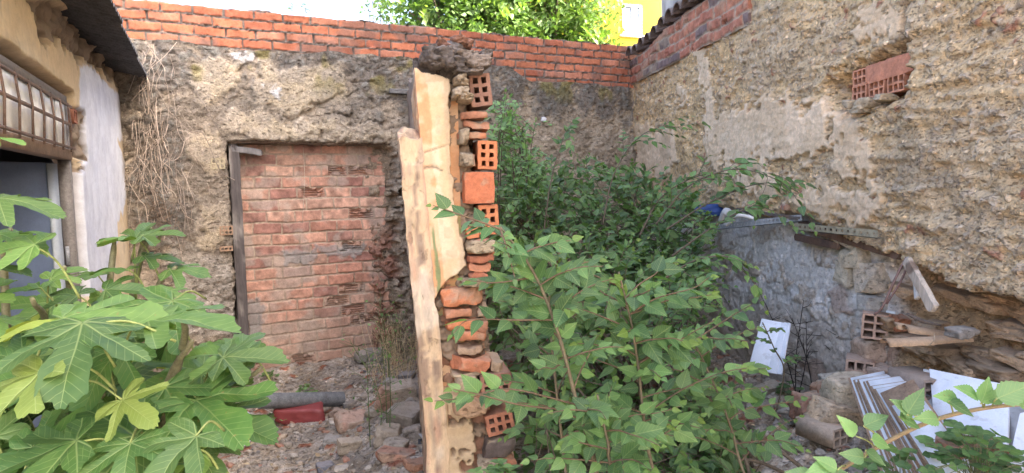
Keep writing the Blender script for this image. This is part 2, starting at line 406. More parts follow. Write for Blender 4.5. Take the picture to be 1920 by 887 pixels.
M['earth'] = surf('rammed_earth', f1=5, f2=38, f3=150, var=.24, bump=1.0, dist=.012, peb=.8, pebf=42, pits=.5, pitf=52)
M['mudwall'] = surf('mud_wall', f1=4, f2=30, f3=120, var=.36, bump=.9, dist=.012, peb=.45, pebf=48, pits=.8, pitf=42)
M['plaster'] = surf('lime_plaster', f1=4, f2=30, f3=160, var=.13, bump=.35, dist=.006)
M['brickwork'] = surf('brickwork', f1=7, f2=45, f3=190, var=.24, bump=.6, dist=.006)
M['clay'] = surf('clay_brick', f1=12, f2=60, f3=230, var=.26, bump=.6, dist=.005, dust=(.42, .33, .25, .45))
M['stone'] = surf('stone', f1=8, f2=40, f3=170, var=.3, bump=.8, dist=.008, pits=.5, pitf=50, dust=(.40, .34, .27, .4))
M['ground'] = surf('ground', f1=5, f2=30, f3=130, var=.35, bump=1.0, dist=.015, peb=.9, pebf=50, pits=.6, pitf=60)
M['wood'] = surf('weathered_wood', f1=6, f2=45, f3=160, var=.4, bump=.7, dist=.006, stretch=(1, 1, .06))
M['stain'] = surf('stained_plaster', f1=5, f2=34, f3=150, var=.2, bump=.6, dist=.005, pits=.3, pitf=30, stretch=(1, 1, .3))
M['bark'] = surf('bark', f1=20, f2=90, f3=300, var=.3, bump=.5, dist=.003)
M['metal'] = surf('rusty_metal', f1=10, f2=60, f3=220, var=.4, bump=.3, dist=.002, rough=.6, spec=.5)
M['panel'] = surf('laminate_panel', pits=.3, pitf=11, f1=2, f2=20, f3=150, var=.09, bump=.08, dist=.002, rough=.5, spec=.4)
M['paint'] = surf('painted_metal', f1=3, f2=25, f3=150, var=.12, bump=.12, dist=.003, rough=.45, spec=.4)
M['roofing'] = surf('fibre_roofing', f1=4, f2=30, f3=120, var=.35, bump=.4, dist=.004)
M['render'] = surf('house_render', f1=1.5, f2=14, f3=90, var=.12, bump=.2, dist=.004)
M['fig'] = leafmat('fig_leaf', (.06, .135, .035), (.13, .215, .055), (1.5, 1.5, .55), 'fig', young=(.26, .31, .06), trans=.27)
M['hack'] = leafmat('hackberry_leaf', (.065, .14, .048), (.125, .22, .072), (1.6, 1.8, .7), 'ov', young=(.2, .33, .05), trans=.3)
M['hackfar'] = leafmat('bush_leaf', (.07, .145, .05), (.125, .215, .07), (1.4, 1.7, .7), 'ov', young=(.17, .3, .05), trans=.25)
M['pale'] = leafmat('robinia_leaf', (.13, .26, .10), (.22, .36, .14), (1.5, 1.6, .8), 'ov', young=(.28, .42, .1), trans=.35)
M['treeleaf'] = leafmat('tree_leaf', (.055, .12, .03), (.11, .19, .045), (1.6, 1.7, .7), 'ov', young=(.2, .28, .03), trans=.35)

# ================================================================== GROUND
xs = np.concatenate([[-80, -40, -20, -10, -6, -4], np.arange(-3.3, 2.7, .016), [3.5, 5, 8, 14, 25, 45, 80]])
ys = np.concatenate([[-60, -30, -15, -8, -4, -2, -1], np.arange(-.2, 8, .018), [9, 11, 14, 20, 30, 50, 90]])
X, Y = np.meshgrid(xs, ys); Zg = G(X, Y)
f1, f2, i1, i2 = wor(X + .02 * fbm(X, Y, 0, 9, 2, 3), Y, 15, 31); f1b, f2b, i1b, i2b = wor(X, Y, 34, 35)
yard = ss(-3.3, -3.1, X) * ss(2.6, 2.4, X) * ss(8, 7.8, Y) * ss(-.2, 0, Y)
st1 = (i1 > .55) * ss(.02, .12, f2 - f1); st2 = (i1b > .45) * ss(.02, .14, f2b - f1b)
Zg = Zg + yard * (st1 * .011 * (.4 + i2) + st2 * .009 * (.4 + i2b))
base = mx((.42, .345, .26), (.32, .265, .205), ss(-.4, .4, fbm(X, Y, 0, 1.3, 4, 21)))
right = ss(1.9, .2, RIGHT.far(X, Y)) ; base = mx(base, (.36, .27, .19), right * .8)
base = mx(base, np.stack([.34 + .2 * i2, .31 + .17 * i2, .27 + .15 * i2], -1), st1 * .7); base = mx(base, (.42, .38, .33), st2 * (i2b > .5) * .6)
base = mx(base, (.36, .15, .09), st1 * (i2 > .86)); base = base * (.72 + .5 * ss(-.5, .6, fbm(X, Y, 0, 5, 4, 44)))[..., None]
A = Acc(); V = np.stack([X, Y, Zg], -1).reshape(-1, 3); A.add(V, grid_faces(len(ys), len(xs)), base.reshape(-1, 3))
struct(A.build('ground', M['ground'], base=(0, 0, 0)))

# ================================================================== REAR WALL
W = REAR
rear = thing('rear_wall', 'old rubble and mud wall with a bricked up doorway, topped by raw orange bricks', 'wall', W.P(2.4, 0))
dl, dzt = W.sz(424, 262); dr_, dzt2 = W.sz(716, 268); dzt = (dzt + dzt2) / 2; jr, _ = W.sz(748, 400)
pR = lambda pts: W.poly(pts)
ochre = [pR(p) for p in (((345, 250), (420, 240), (421, 300), (395, 330), (350, 290)), ((375, 380), (430, 390), (432, 462), (372, 470)), ((420, 215), (600, 225), (765, 250), (765, 262), (420, 257)),
         ((480, 130), (640, 120), (660, 180), (560, 215), (470, 200)), ((350, 110), (440, 115), (440, 180), (380, 200)), ((722, 350), (752, 350), (752, 420), (724, 420)))]
dark = [pR(p) for p in (((215, 60), (420, 75), (800, 105), (800, 150), (600, 135), (400, 110), (300, 130), (215, 130)), ((235, 120), (330, 130), (340, 260), (380, 400), (300, 470), (240, 300)), ((560, 100), (640, 110), (650, 180), (600, 200), (560, 160)), ((680, 130), (800, 120), (800, 215), (700, 200)), ((915, 140), (1200, 150), (1200, 215), (915, 200)))]
greyrough = pR(((318, 462), (432, 478), (448, 640), (330, 640)))
whitep = [pR(p) for p in (((432, 97), (483, 103), (480, 114), (435, 110)), ((498, 155), (530, 160), (525, 178), (500, 172)))]
greenedge = None
def rear_fn(S, Z):
    n1 = fbm(S, Z, 0, 2.2, 5, 1); n2 = fbm(S, Z, 0, 9, 5, 2); n3 = fbm(S, Z, 0, 30, 3, 4)
    wS = S + .05 * fbm(S, Z, 0, 5, 3, 6); wZ = Z + .05 * fbm(S, Z, 0, 5, 3, 7)
    a1, a2, r1, r2 = wor(wS, wZ, 9, 11, 2.0); b1, b2, q1, q2 = wor(wS, wZ, 24, 13, 1.4)
    crk = ss(.0, .14, a2 - a1); crb = ss(0, .16, b2 - b1)
    xr = S > W.sz(900, 300)[0]
    stone = ss(-.15, .2, fbm(S, Z, 0, 1.7, 3, 9) + .1) * np.where(xr, 0, 1)
    h = .022 * n1 + .010 * n2 + .006 * n3 + stone * (.022 * (r1 - .3) * crk - .016 * (1 - crk)) + .014 * (q1 - .3) * crb
    col = mx((.40, .33, .25), (.25, .21, .165), ss(-.35, .45, n1 + .4 * n2))
    col = mx(col, np.stack([.28 + .18 * r2, .24 + .15 * r2, .19 + .11 * r2], -1), stone * crk * .6)
    col = mx(col, (.15, .125, .10), stone * (1 - crk) * .5)
    col = mx(col, (.46, .37, .27), xr * .6)
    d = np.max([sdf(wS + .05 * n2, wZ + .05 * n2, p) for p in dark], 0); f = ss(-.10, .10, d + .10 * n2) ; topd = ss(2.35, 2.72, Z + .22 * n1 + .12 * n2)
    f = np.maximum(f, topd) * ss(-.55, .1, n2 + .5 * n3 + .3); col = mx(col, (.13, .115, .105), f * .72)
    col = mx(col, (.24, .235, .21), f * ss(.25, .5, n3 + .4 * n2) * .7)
    d = np.max([sdf(wS, wZ, p) for p in ochre], 0); f = ss(-.02, .03, d + .05 * n2 + .02 * n3)
    col = mx(col, mx((.53, .44, .31), (.46, .39, .30), ss(-.3, .3, n2)), f * .75); h = h + f * .006 - f * (h - .02) * .6
    d = sdf(wS, wZ, greyrough); f = ss(-.03, .04, d + .03 * n2); col = mx(col, (.38, .345, .30), f * .8)
    d = np.max([sdf(wS, wZ, p) for p in whitep], 0); col = mx(col, (.62, .61, .60), ss(-.01, .015, d + .03 * n3))
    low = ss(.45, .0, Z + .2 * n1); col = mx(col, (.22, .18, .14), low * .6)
    moss = ss(.45, .7, fbm(S, Z, 0, 4, 3, 77)) * ss(2.3, 2.6, Z); col = mx(col, (.22, .19, .04), moss * .6)
    # the doorway
    e = .02 * n2 + .012 * n3
    ins = ss(0, .03, np.minimum.reduce([S - dl + e, jr - S + e * 3, dzt - Z + e * .6]))
    # ragged right jamb, brick and mud
    jb = ss(-.02, .03, S - dr_ + .1 + .03 * n2) * ins; 
    h = h * (1 - ins * .6) - .25 * ins + jb * (.06 + .05 * n2 + .03 * (np.sin(Z * 75 + 6 * n2) > .1) * ss(1.3, .9, Z))
    col = mx(col, mx((.31, .24, .17), (.33, .16, .11), ss(-.1, .1, n2) * ss(1.4, 1.0, Z)), jb * .8)
    col = mx(col, (.10, .085, .07), ins * (1 - jb) * .8)
    return h, col
ztop = lambda S: 2.76 + .03 * fbm(S, 0, 0, 3, 3, 3) - .13 * ss(3.3, 3.6, S)
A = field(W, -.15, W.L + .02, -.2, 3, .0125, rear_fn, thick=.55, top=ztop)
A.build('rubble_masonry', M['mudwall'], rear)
def courses(S, Z, z0, ch, bl, jt, seed, wob=.006):
    wz = Z + wob * fbm(S, Z, 0, 4, 3, seed + 5); wsx = S + wob * fbm(S, Z, 0, 6, 2, seed + 6)
    row = np.floor((wz - z0) / ch); u = wsx / bl + .5 * (row % 2) + .23 * _h(row, row * 0, row * 0, seed)
    colm = np.floor(u); u = (u - colm) * bl; v = (wz - z0) - row * ch
    r = _h(row, colm, row * 0, seed + 1); r2 = _h(row, colm, row * 0, seed + 2)
    n = .22 * jt * fbm(S, Z, 0, 28, 3, seed + 8)
    dv = np.minimum(v, ch - v) - jt / 2 + n; du = np.minimum(u, bl - u) - jt * .42 + n
    m = ss(-.0015, .0035, np.minimum(dv, du))
    return m, r, r2, u, v, row, np.minimum(v, ch - v), np.minimum(u, bl - u)
def cope_fn(S, Z):
    m, r, r2, u, v, row, hv, hu = courses(S, Z, 2.60, .0795, .232, .015, 50, .006)
    n = fbm(S, Z, 0, 22, 4, 51); n2 = fbm(S, Z, 0, 60, 2, 52); nl = fbm(S, Z, 0, 3, 3, 53)
    bead = ss(.012, .0, hv) * ss(-.25, .35, n + .5 * n2 + .2 * nl) 
    h = m * (.012 + .006 * (r - .5)) + (1 - m) * (-.004) + bead * (.020 + .012 * n2) + .0018 * n
    brick = mx((.54, .20, .11), (.43, .145, .085), r); brick = mx(brick, (.50, .24, .16), (r2 > .8) * .6); brick = brick * (.9 + .2 * fbm(S, Z, 0, 8, 3, 57))[..., None]
    brick = mx(brick, (.16, .13, .115), ss(.1, .55, fbm(S, Z, 0, 5, 4, 58) - ss(2.7, 2.5, Z) * -.5) * .5)
    col = mx(mx((.20, .175, .15), (.115, .10, .09), ss(-.3, .4, n)), brick, m * (1 - ss(.2, .6, bead)))
    col = mx(col, (.19, .17, .15), (1 - ss(.003, .006, hv)) * .8)
    return h, col
A = field(W, -1.2, W.L + .45, 2.58, 3.08, .0085, cope_fn, thick=.14, top=lambda S: 3.075 + .012 * fbm(S, 0, 0, 9, 3, 5), off=-.06)
A.build('brick_coping', M['brickwork'], rear)
# bricked-up door
def infill_fn(S, Z):
    m, r, r2, u, v, row, hv, hu = courses(S, Z, .02, .099, .238, .013, 90, .006)
    n = fbm(S, Z, 0, 18, 4, 91); n2 = fbm(S, Z, 0, 70, 2, 92); nl = fbm(S, Z, 0, 2.2, 4, 93)
    broken = ((r2 > .95) | ((r2 > .84) & (S > dr_ - .45) & (Z < 1.85))).astype(float) * ss(-.2, .1, n + .2)
    groove = (np.sin(v * 300) * .5 + .5)
    h = m * (.004 + .008 * (r - .5)) + (1 - m) * (-.004 + .004 * n) - broken * m * (.035 * groove * ss(0, .04, hu) + .008) + .003 * n + .008 * nl
    brick = mx((.60, .35, .25), (.53, .27, .19), r); brick = mx(brick, (.62, .42, .31), ss(.5, .8, _h(row, np.floor(u * 0) + np.floor(r * 997), row * 0, 5)) * .55)
    brick = mx(brick, (.30, .14, .12), (r2 < .2) * .6); brick = brick * (.88 + .3 * n)[..., None]
    brick = mx(brick, (.42, .36, .30), ss(-.1, .5, fbm(S, Z, 0, 6, 4, 94)) * .6)
    mort = mx((.45, .35, .26), (.34, .26, .195), ss(-.3, .4, n))
    col = mx(mort, brick, m); col = mx(col, (.13, .085, .065), broken * m * ss(.5, .1, groove) * .7)
    low = ss(.62, .15, Z + .2 * nl); col = mx(col, (.36, .285, .225), low * .5)
    cem = np.maximum(sdf(S, Z, pR(((540, 475), (600, 470), (602, 498), (545, 500)))), np.maximum(sdf(S, Z, pR(((600, 462), (700, 462), (690, 482), (610, 480)))), sdf(S, Z, pR(((466, 560), (500, 570), (496, 640), (470, 650))))))
    f = ss(-.012, .012, cem + .03 * n); col = mx(col, (.27, .26, .245), f * .75); h = h + f * .006
    return h, col
ia, _ = W.sz(452, 400); ib, _ = W.sz(735, 400)
A = field(W, ia, ib, -.25, dzt - .01, .0066, infill_fn, thick=.08, off=-.19)
A.build('brick_infill', M['brickwork'], rear)
# left jamb strip, timber post with its bracket, and the stone sill
A = Acc(); sA, zA = W.sz(438, 275); sB, zB = W.sz(452, 650)
V, F = rbox((.085, .10, 2.02), 60, .006, 14, 3); c = np.full((len(V), 3), (.115, .10, .095)); c = mx(c, (.30, .27, .24), ss(.0, .5, fbm(V[:, 0] * 5, V[:, 1] * 5, V[:, 2] * .6, 6, 4, 5)))
V = V @ frame(W.u, W.n, np.array([0, 0, 1])).T + W.P(sA + .005, 1.0, -.085); A.add(V, F, c)
po = A.build('door_post', M['wood'], rear)
A = Acc(); V, F = rbox((.25, .07, .05), 24, .006, 20, 8); V[:, 2] -= .12 * V[:, 0] * 1.2
A.add(V @ frame(W.u, W.n, np.array([0, 0, 1])).T + W.P(sA + .10, 1.925, -.07), F, (.20, .19, .185)); A.build('post_bracket', M['wood'], po)
A = Acc(); V, F = rbox((jr - dl + .1, .2, .045), 60, .008, 9, 7); A.add(V @ frame(W.u, W.n, np.array([0, 0, 1])).T + W.P((jr + dl) / 2, dzt + .004, -.13), F, (.15, .11, .08))
A.build('door_lintel', M['wood'], rear)
A = Acc()
for k, (px, py, wd, hh, sd_) in enumerate(((520, 712, .62, .09, 3), (620, 698, .4, .08, 4), (700, 668, .3, .08, 6))):
    V, F = rbox((wd, .22, hh), 30, .02, 6, sd_, .1); q = W.px(px, py); A.add(V @ (frame(W.u, W.n, np.array([0, 0, 1])) @ rot(0, 4, 3)).T + q - W.n * .05, F, (.27, .25, .23))
A.build('door_sill', M['stone'], rear)
def brickpiece(W, px, py, w, h, nx, ny, name, par, col, ang=0, seed=0, l=.2, out=.01, off=0.0, yaw=0):
    a, z = W.sz(px, py, off); A = Acc(); B = hollow(w, h, l, nx, ny, min(.011, w * .12), jit=.0012, seed=seed)
    Mx = frame(W.u, -W.n, np.array([0, 0, 1.0])) @ rot(0, ang, yaw)
    xf(B, Mx, W.P(a, z, out + off - l / 2), A, col); return A.build(name, M['clay'], par, smooth=False)
brickpiece(W, 408, 307, .105, .085, 3, 2, 'hollow_brick', rear, (.42, .36, .24), seed=1, out=.03)
brickpiece(W, 424, 432, .10, .075, 3, 2, 'hollow_brick', rear, (.36, .24, .16), seed=2, out=.03)
brickpiece(W, 424, 466, .10, .04, 3, 1, 'hollow_brick', rear, (.36, .24, .16), seed=3, out=.03)
# slate sliver and end stones
A = Acc(); V, F = rock((.28, .1, .05), 5); A.add(V @ frame(W.u, W.n, np.array([0, 0, 1])).T + W.px(752, 172) - W.n * .02, F, (.15, .145, .14)); A.build('slate_sliver', M['stone'], rear)
A = Acc(); V, F = rock((.05, .05, .04), 6, amp=.02); A.add(V + W.px(1016, 224) + W.n * .03, F, (.75, .72, .72)); A.build('white_pebble', M['stone'], rear)

# ================================================================== PARTITION
W = PART; TH = .235; LEAN = -.055
part = thing('partition_wall', 'broken end of a ruined partition wall showing cream plaster and hollow orange bricks', 'wall', (-.2, 2.6, 0))
LN = lambda q: np.array(q) + np.array([LEAN * (q[2] - 1.0), 0, 0])
Ew = Wall((-0.29 , 2.5), (-0.29 + TH * W.n[0] * -1 if W.n[0] < 0 else -0.29 + TH, 2.5)); Ew = Wall((-.29, 2.5), (-.29 + .2301, 2.5 + .0447)); 
# Ew: end face, s across the thickness from the plastered corner
def Epx(px, py, out=0.0):
    "point on the leaning end face"
    q = Ew.px(px, py, out)
    for _ in range(3):
        dx = LEAN * (q[2] - 1.0); r = ray(px, py); O2 = Ew.O + np.array([dx, 0, 0]) + Ew.n * out; t = ((O2 - CAM) @ Ew.n) / (r @ Ew.n); q = CAM + r * t
    return q
def core_prof(Z):                # right-hand edge of the broken core, s across
    return .175 + .0 * Z
def end_fn(S, Z):
    n1 = fbm(S, Z, 3, 7, 4, 61); n2 = fbm(S, Z, 3, 26, 4, 62); n3 = fbm(S, Z, 3, 80, 2, 63)
    a1, a2, r1, r2 = wor(S + .02 * n2, Z + .02 * n2, 16, 64, 1.5); crk = ss(0, .18, a2 - a1)
    h = .018 * n1 + .012 * n2 + .004 * n3 - .035 + .02 * (r1 - .5) * crk - .02 * (1 - crk)
    low = ss(1.45, 1.15, Z)
    col = mx(mx((.27, .20, .14), (.15, .115, .085), ss(-.3, .3, n1)), mx((.34, .16, .095), (.30, .22, .15), ss(.3, .6, r1)), low * .6)
    col = mx(col, (.10, .08, .06), (1 - crk) * .7)
    # plaster skin: solid from s=0 to its broken edge
    edge = .118 + .012 * n1 + .006 * n2 + .012 * ss(1.6, 1.3, Z)
    f = ss(-.002, .002, edge - S) * ss(-.004, .004, Z - 1.235 + .10 * (S / .12 - .5) * -1 + .03 * n1) * ss(.0, .004, 2.03 - .03 * (S / .1) - Z + .012 * n2)
    f2 = ss(-.003, .003, .10 + .03 * n1 + .01 * n2 - S) * ss(.02, -.02, Z - .80 + .02 * n1)        # lower plaster remnant
    chip = ss(.68, .74, fbm(S, Z, 3, 16, 3, 66)) * ss(.01, .02, S)
    f = np.maximum(f, f2) * (1 - chip * .9 * (Z < 1.1))
    pc = mx((.60, .45, .27), (.66, .54, .37), ss(-.3, .4, n1 + .5 * n2)); pc = mx(pc, (.42, .29, .17), ss(.2, .5, n2) * .35); pc = mx(pc, (.40, .28, .17), f2 * .55)
    org = ss(.044, .040, S + .006 * n2 + .004 * n1) * ss(1.02, 1.10, Z); pc = mx(pc, mx((.62, .33, .17), (.66, .45, .28), ss(-.2, .5, n2 + n1)), org)
    grn = ss(.020, .016, S + .008 * n1 - .010) * ss(.012, .016, S + .004 * n2) * ss(1.0, 1.1, Z) * ss(1.50, 1.44, Z + .04 * n1); pc = mx(pc, (.18, .24, .11), grn * .9)
    crack = np.exp(-((Z - 1.665 - .012 * n2) / .004) ** 2) * (S < .075) * .8 + np.exp(-((Z - 1.735 - .3 * (S - .05)) / .0025) ** 2) * .6
    pc = mx(pc, (.2, .14, .1), crack); h = h * (1 - f) + f * (.004 + .0025 * n1 + .0012 * n2 - .008 * crack)
    grit = ss(.6, .3, 0 * S) 
    pc = mx(pc, (.45, .33, .22), ss(-.01, .0, S - edge + .016) * .5)
    col = mx(col, pc, f)
    top = ss(2.0, 2.04, Z + .02 * n1) * (1 - f); col = mx(col, (.075, .065, .06), top * .9)
    return h, col
A = field(Ew, 0.0, .185, -.1, 2.10, .005, end_fn, thick=.10, lean=LEAN, top=lambda S: 2.10 + .03 * fbm(S, 0, 0, 14, 3, 5))
for v in A.V: v[:, 0] -= LEAN
A.build('plastered_end', M['plaster'], part)
# left face, running back to the rear wall
def side_fn(S, Z):
    n1 = fbm(S, Z, 9, 4, 5, 71); n2 = fbm(S, Z, 9, 16, 4, 72); n3 = fbm(S, Z, 9, 50, 3, 73)
    h = .012 * n1 + .006 * n2 + .003 * n3
    col = mx((.40, .30, .20), (.27, .20, .15), ss(-.3, .4, n1)); 
    strip = ss(.62, .55, S + .05 * n1) * ss(.55, .75, Z); og = mx((.56, .30, .15), (.60, .40, .24), ss(-.2, .5, n2 + .3 * n1)); col = mx(col, og, strip)
    green = ss(.0, .02, .16 + .03 * n1 - S) * ss(1.52, 1.46, Z + .03 * n2) * ss(.95, 1.05, Z) * ss(.03, .05, S + .02 * n2); col = mx(col, (.17, .22, .10), green * .85)
    low = ss(.75, .35, Z + .15 * n1); col = mx(col, (.26, .22, .18), low * .8)
    bas = ss(.32, .1, Z + .08 * n1); a1, a2, r1, r2 = wor(S, Z, 11, 74, 1.3); h = h + bas * (.05 * ss(0, .2, a2 - a1) * r1 - .01)
    top = ss(1.98, 2.06, Z + .04 * n2); col = mx(col, (.10, .085, .075), top * .45); h = h - .02 * top
    return h, col
A = field(W, .05, W.L, -.1, 2.12, .012, side_fn, thick=.05, lean=LEAN, top=lambda S: 2.10 + .04 * fbm(S, 0, 0, 4, 3, 5) + .1 * S)
for v in A.V: v[:, 0] -= LEAN
A.build('side_plaster', M['plaster'], part)
A = Acc(); V, F = box((W.L / 2 + .06, -TH / 2 - .01, 1.0), (W.L - .16, TH - .07, 2.1)); V = V @ frame(W.u, W.n, np.array([0, 0, 1.0])).T + W.O; V[:, 0] += LEAN * (V[:, 2] - 1.0); A.add(V, F, (.3, .23, .17)); A.build('masonry_core', M['mudwall'], part)
RW = Wall((-.29 + .2301 - .01, 2.56), (-.87 + .23, 6.2)); RW.n = -W.n
def rside_fn(S, Z):
    n1 = fbm(S, Z, 9, 5, 4, 81); m, r, r2, u, v, row, hv, hu = courses(S, Z, 0, .09, .24, .02, 82, .02)
    h = .012 * n1 + .008 * m * r - .01; return h, mx(mx((.28, .21, .15), (.38, .17, .1), m), (.14, .12, .1), ss(0, .5, n1) * .5)
A = field(RW, .05, RW.L, -.1, 2.1, .025, rside_fn, thick=.10, lean=LEAN, off=-.04)
for v in A.V: v[:, 0] -= LEAN
A.build('brick_side', M['brickwork'], part)
# dark cap stones
def pstone(name, px, py, size, col, seed, ang=0, out=0.0, blocky=False, mat='stone', amp=.05):
    A = Acc(); V, F = (rbox(size, 18, .008, 16, seed, .12) if blocky else rock(size, seed, amp=amp))
    A.add(V @ (frame(Ew.u, -Ew.n, np.array([0, 0, 1.0])) @ rot(0, -ang, 0)).T + Epx(px, py, out), F, col); return A.build(name, M[mat], part)
rng = random.Random(12)
for k, (a, b, w_, h_, cc) in enumerate(((797, 118, .05, .04, 0), (812, 108, .07, .05, 0), (834, 112, .07, .06, 0), (828, 96, .06, .04, 1), (852, 100, .07, .06, 0), (850, 122, .06, .045, 0), (868, 92, .05, .035, 1), (874, 112, .08, .05, 2), (892, 122, .085, .05, 2), (905, 110, .05, .035, 0), (866, 138, .07, .03, 0), (888, 138, .06, .025, 2), (862, 156, .05, .04, 3), (860, 178, .05, .045, 3), (872, 186, .05, .03, 3), (816, 126, .05, .03, 0), (856, 84, .05, .03, 1))):
    pstone('cap_stone', a, b, (w_ * 1.05, .2, h_ * .95), ((.15, .13, .12), (.26, .14, .10), (.22, .18, .15), (.38, .30, .21))[cc], 11 + k, rng.uniform(-10, 10), -.05 + .02 * (k % 3) + .02 * (cc == 3), amp=.09)
pstone('mortar_lump', 868, 258, (.04, .1, .05), (.33, .26, .18), 17, 0, -.015)
pstone('mortar_lump', 874, 300, (.05, .1, .05), (.34, .27, .19), 18, 0, -.02)
pstone('mortar_lump', 900, 462, (.10, .12, .05), (.42, .33, .22), 19, 0, -.0)
pstone('mortar_lump', 872, 716, (.085, .1, .06), (.40, .31, .21), 20, 0, .0)
pstone('mortar_lump', 876, 758, (.12, .1, .07), (.40, .26, .16), 21, 0, .0)
pstone('mortar_lump', 925, 870, (.10, .1, .06), (.36, .29, .21), 22, 0, .0)
pstone('mortar_lump', 890, 528, (.09, .09, .03), (.40, .32, .21), 23, 0, .005)
def phollow(px, py, w, h, nx, ny, col, ang=0, seed=0, out=.008, l=.18, lab=None, yaw=0):
    A = Acc(); B = hollow(w, h, l, nx, ny, .0135 if min(w / nx, h / ny) > .03 else .009, jit=.0011, seed=seed)
    Mx = frame(Ew.u, -Ew.n, np.array([0, 0, 1.0])) @ rot(0, -ang, yaw)
    xf(B, Mx, Epx(px, py) + Ew.n * (out - l / 2), A, col); o = A.build('hollow_brick', M['clay'], part, smooth=False)
    if lab: o['label'] = lab
    return o
OR = (.50, .19, .09)
phollow(900, 170, .078, .118, 2, 3, (.29, .16, .115), 6, 31, .02, lab='dusky brown six hole brick at the top')
phollow(913, 291, .074, .108, 2, 3, OR, -2, 32, .014, lab='bright orange six hole brick standing on end')
phollow(881, 301, .038, .042, 1, 1, (.45, .26, .17), 0, 33, -.0)
phollow(916, 412, .076, .112, 2, 3, OR, 2, 34, .006)
phollow(886, 436, .046, .044, 1, 1, OR, 4, 35, .012)
phollow(927, 714, .118, .078, 3, 2, (.34, .17, .12), 3, 36, .045, lab='brown six hole brick jutting out low on the end')
phollow(936, 791, .108, .082, 3, 2, (.42, .18, .11), 10, 37, .02)
phollow(832, 524, .04, .03, 2, 1, (.42, .2, .12), 0, 38, -.008)
phollow(833, 432, .03, .04, 1, 1, (.5, .24, .12), 0, 39, -.012)
def pbrick(px, py, w, h, col, ang=0, seed=0, out=.0, chop=.18, d=.16, amp=.006):
    A = Acc(); V, F = rbox((w, d, h), 22, amp, 24, seed, chop)
    c = np.tile(np.array(col, float), (len(V), 1)); k = fbm(V[:, 0], V[:, 1], V[:, 2], 18, 3, seed); c = mx(c, (.40, .31, .21), ss(.25, .5, k) * .5)
    A.add(V @ (frame(Ew.u, -Ew.n, np.array([0, 0, 1.0])) @ rot(0, -ang, 0)).T + Epx(px, py) + Ew.n * (out + .014 - d / 2), F, c)
    return A.build('broken_brick', M['clay'], part)
rng = random.Random(4)
pbrick(888, 216, .10, .024, (.40, .19, .12), 4, 41, .0); pbrick(896, 234, .10, .026, (.46, .20, .11), -6, 42, .012, .35); pbrick(886, 253, .11, .022, (.42, .18, .10), 2, 43, .0)
sm = pbrick(898, 352, .118, .122, (.50, .17, .085), -1, 44, .012, 0.0, amp=.0015); sm['label'] = 'smooth unbroken face of an orange brick'
y = 452
spec = [(905, 456, .10, .026, 3), (903, 470, .095, .022, -3), (902, 484, .10, .026, 2), (899, 500, .085, .024, -4), (896, 515, .07, .024, 3), (902, 524, .06, .022, 8)]
for k, (a, b, c_, d_, an) in enumerate(spec): pbrick(a, b, c_, d_, (OR if k % 2 else (.43, .17, .10)), an, 50 + k, .012 + .012 * (k % 2), .35)
spec = [(868, 556, .155, .062, 2, OR), (860, 586, .10, .030, -3, (.46, .22, .13)), (905, 585, .05, .03, 5, (.38, .27, .18)), (868, 608, .12, .034, 3, OR), (878, 628, .14, .038, -4, (.47, .19, .10)),
        (905, 610, .05, .04, 12, (.42, .2, .12)), (882, 655, .11, .028, 0, (.40, .28, .19)), (884, 682, .15, .055, -8, (.50, .20, .11)), (930, 685, .05, .04, -14, (.36, .26, .18)),
        (905, 742, .10, .03, -4, (.36, .19, .12)), (936, 838, .118, .075, -6, (.12, .095, .085)), (938, 862, .115, .03, -6, (.40, .18, .11)), (880, 700, .13, .02, 0, (.45, .35, .24))]
for k, (a, b, c_, d_, an, cc) in enumerate(spec): pbrick(a, b, c_, d_, cc, an, 70 + k, .008 + .01 * rng.random(), .3, amp=.008)
# weathered planks standing against the side
def plank(name, p0, p1, wd, th, col, seed, label=None, parent=None, taper=None):
    pass
Y3 = np.array([0, 0, 1.0])
def standing(s, wd, th, z0, z1, col, seed, off, name, par, warp=.01):
    V, F = rbox((wd, th, z1 - z0), 230, .006, 12, seed, worn=.0015); V[:, 1] -= .03 * ss(.75, .1, V[:, 2] + (z1 - z0) / 2) * -1; k = fbm(V[:, 0] * 9, V[:, 1] * 9, V[:, 2] * .7, 8, 4, seed); c = mx(np.tile(np.array(col), (len(V), 1)), (.34, .26, .20), ss(.0, .4, k) * .65); c = mx(c, (.24, .17, .13), ss(.42, .5, np.abs(fbm(V[:, 0] * 6, V[:, 1] * 6, V[:, 2] * .5, 5, 4, seed + 21))) * .8)
    red = ss(.1, .5, fbm(V[:, 0] * 4, V[:, 1] * 4, V[:, 2] * .8, 5, 3, seed + 4)); c = mx(c, (.46, .25, .18), red * .6); c = mx(c, (.70, .60, .47), ss(.2, .5, fbm(V[:, 0] * 2, V[:, 1] * 2, V[:, 2] * 1.2, 4, 4, seed + 31)) * .6); c = mx(c, (.28, .23, .19), ss(.5, .05, V[:, 2] + (z1 - z0) / 2 + .15 * k) * .6); V[:, 2] -= ss(.85, .9, V[:, 2] / V[:, 2].max()) * (.03 + .05 * fbm(V[:, 0], V[:, 1], 0, 9, 3, 7)); V[:, 0] -= .006 * fbm(V[:, 2], V[:, 1], 0, 4, 4, 8)
    split = ss(.30, .36, np.abs(fbm(V[:, 0] * 14, V[:, 1], V[:, 2] * .5, 6, 3, seed + 9))); V[:, 1] += .3 * warp * fbm(V[:, 2], 0, 0, 2, 2, seed)
    V = V @ frame(W.u, W.n, Y3).T + W.P(s, (z0 + z1) / 2, off); V[:, 0] += LEAN * (V[:, 2] - 1.0); A = Acc().add(V, F, c); return A.build(name, M['stain'], par)
standing(1.675, 3.37, .085, .02, 1.81, (.60, .44, .28), 201, .036, 'weathered_boarding', part)

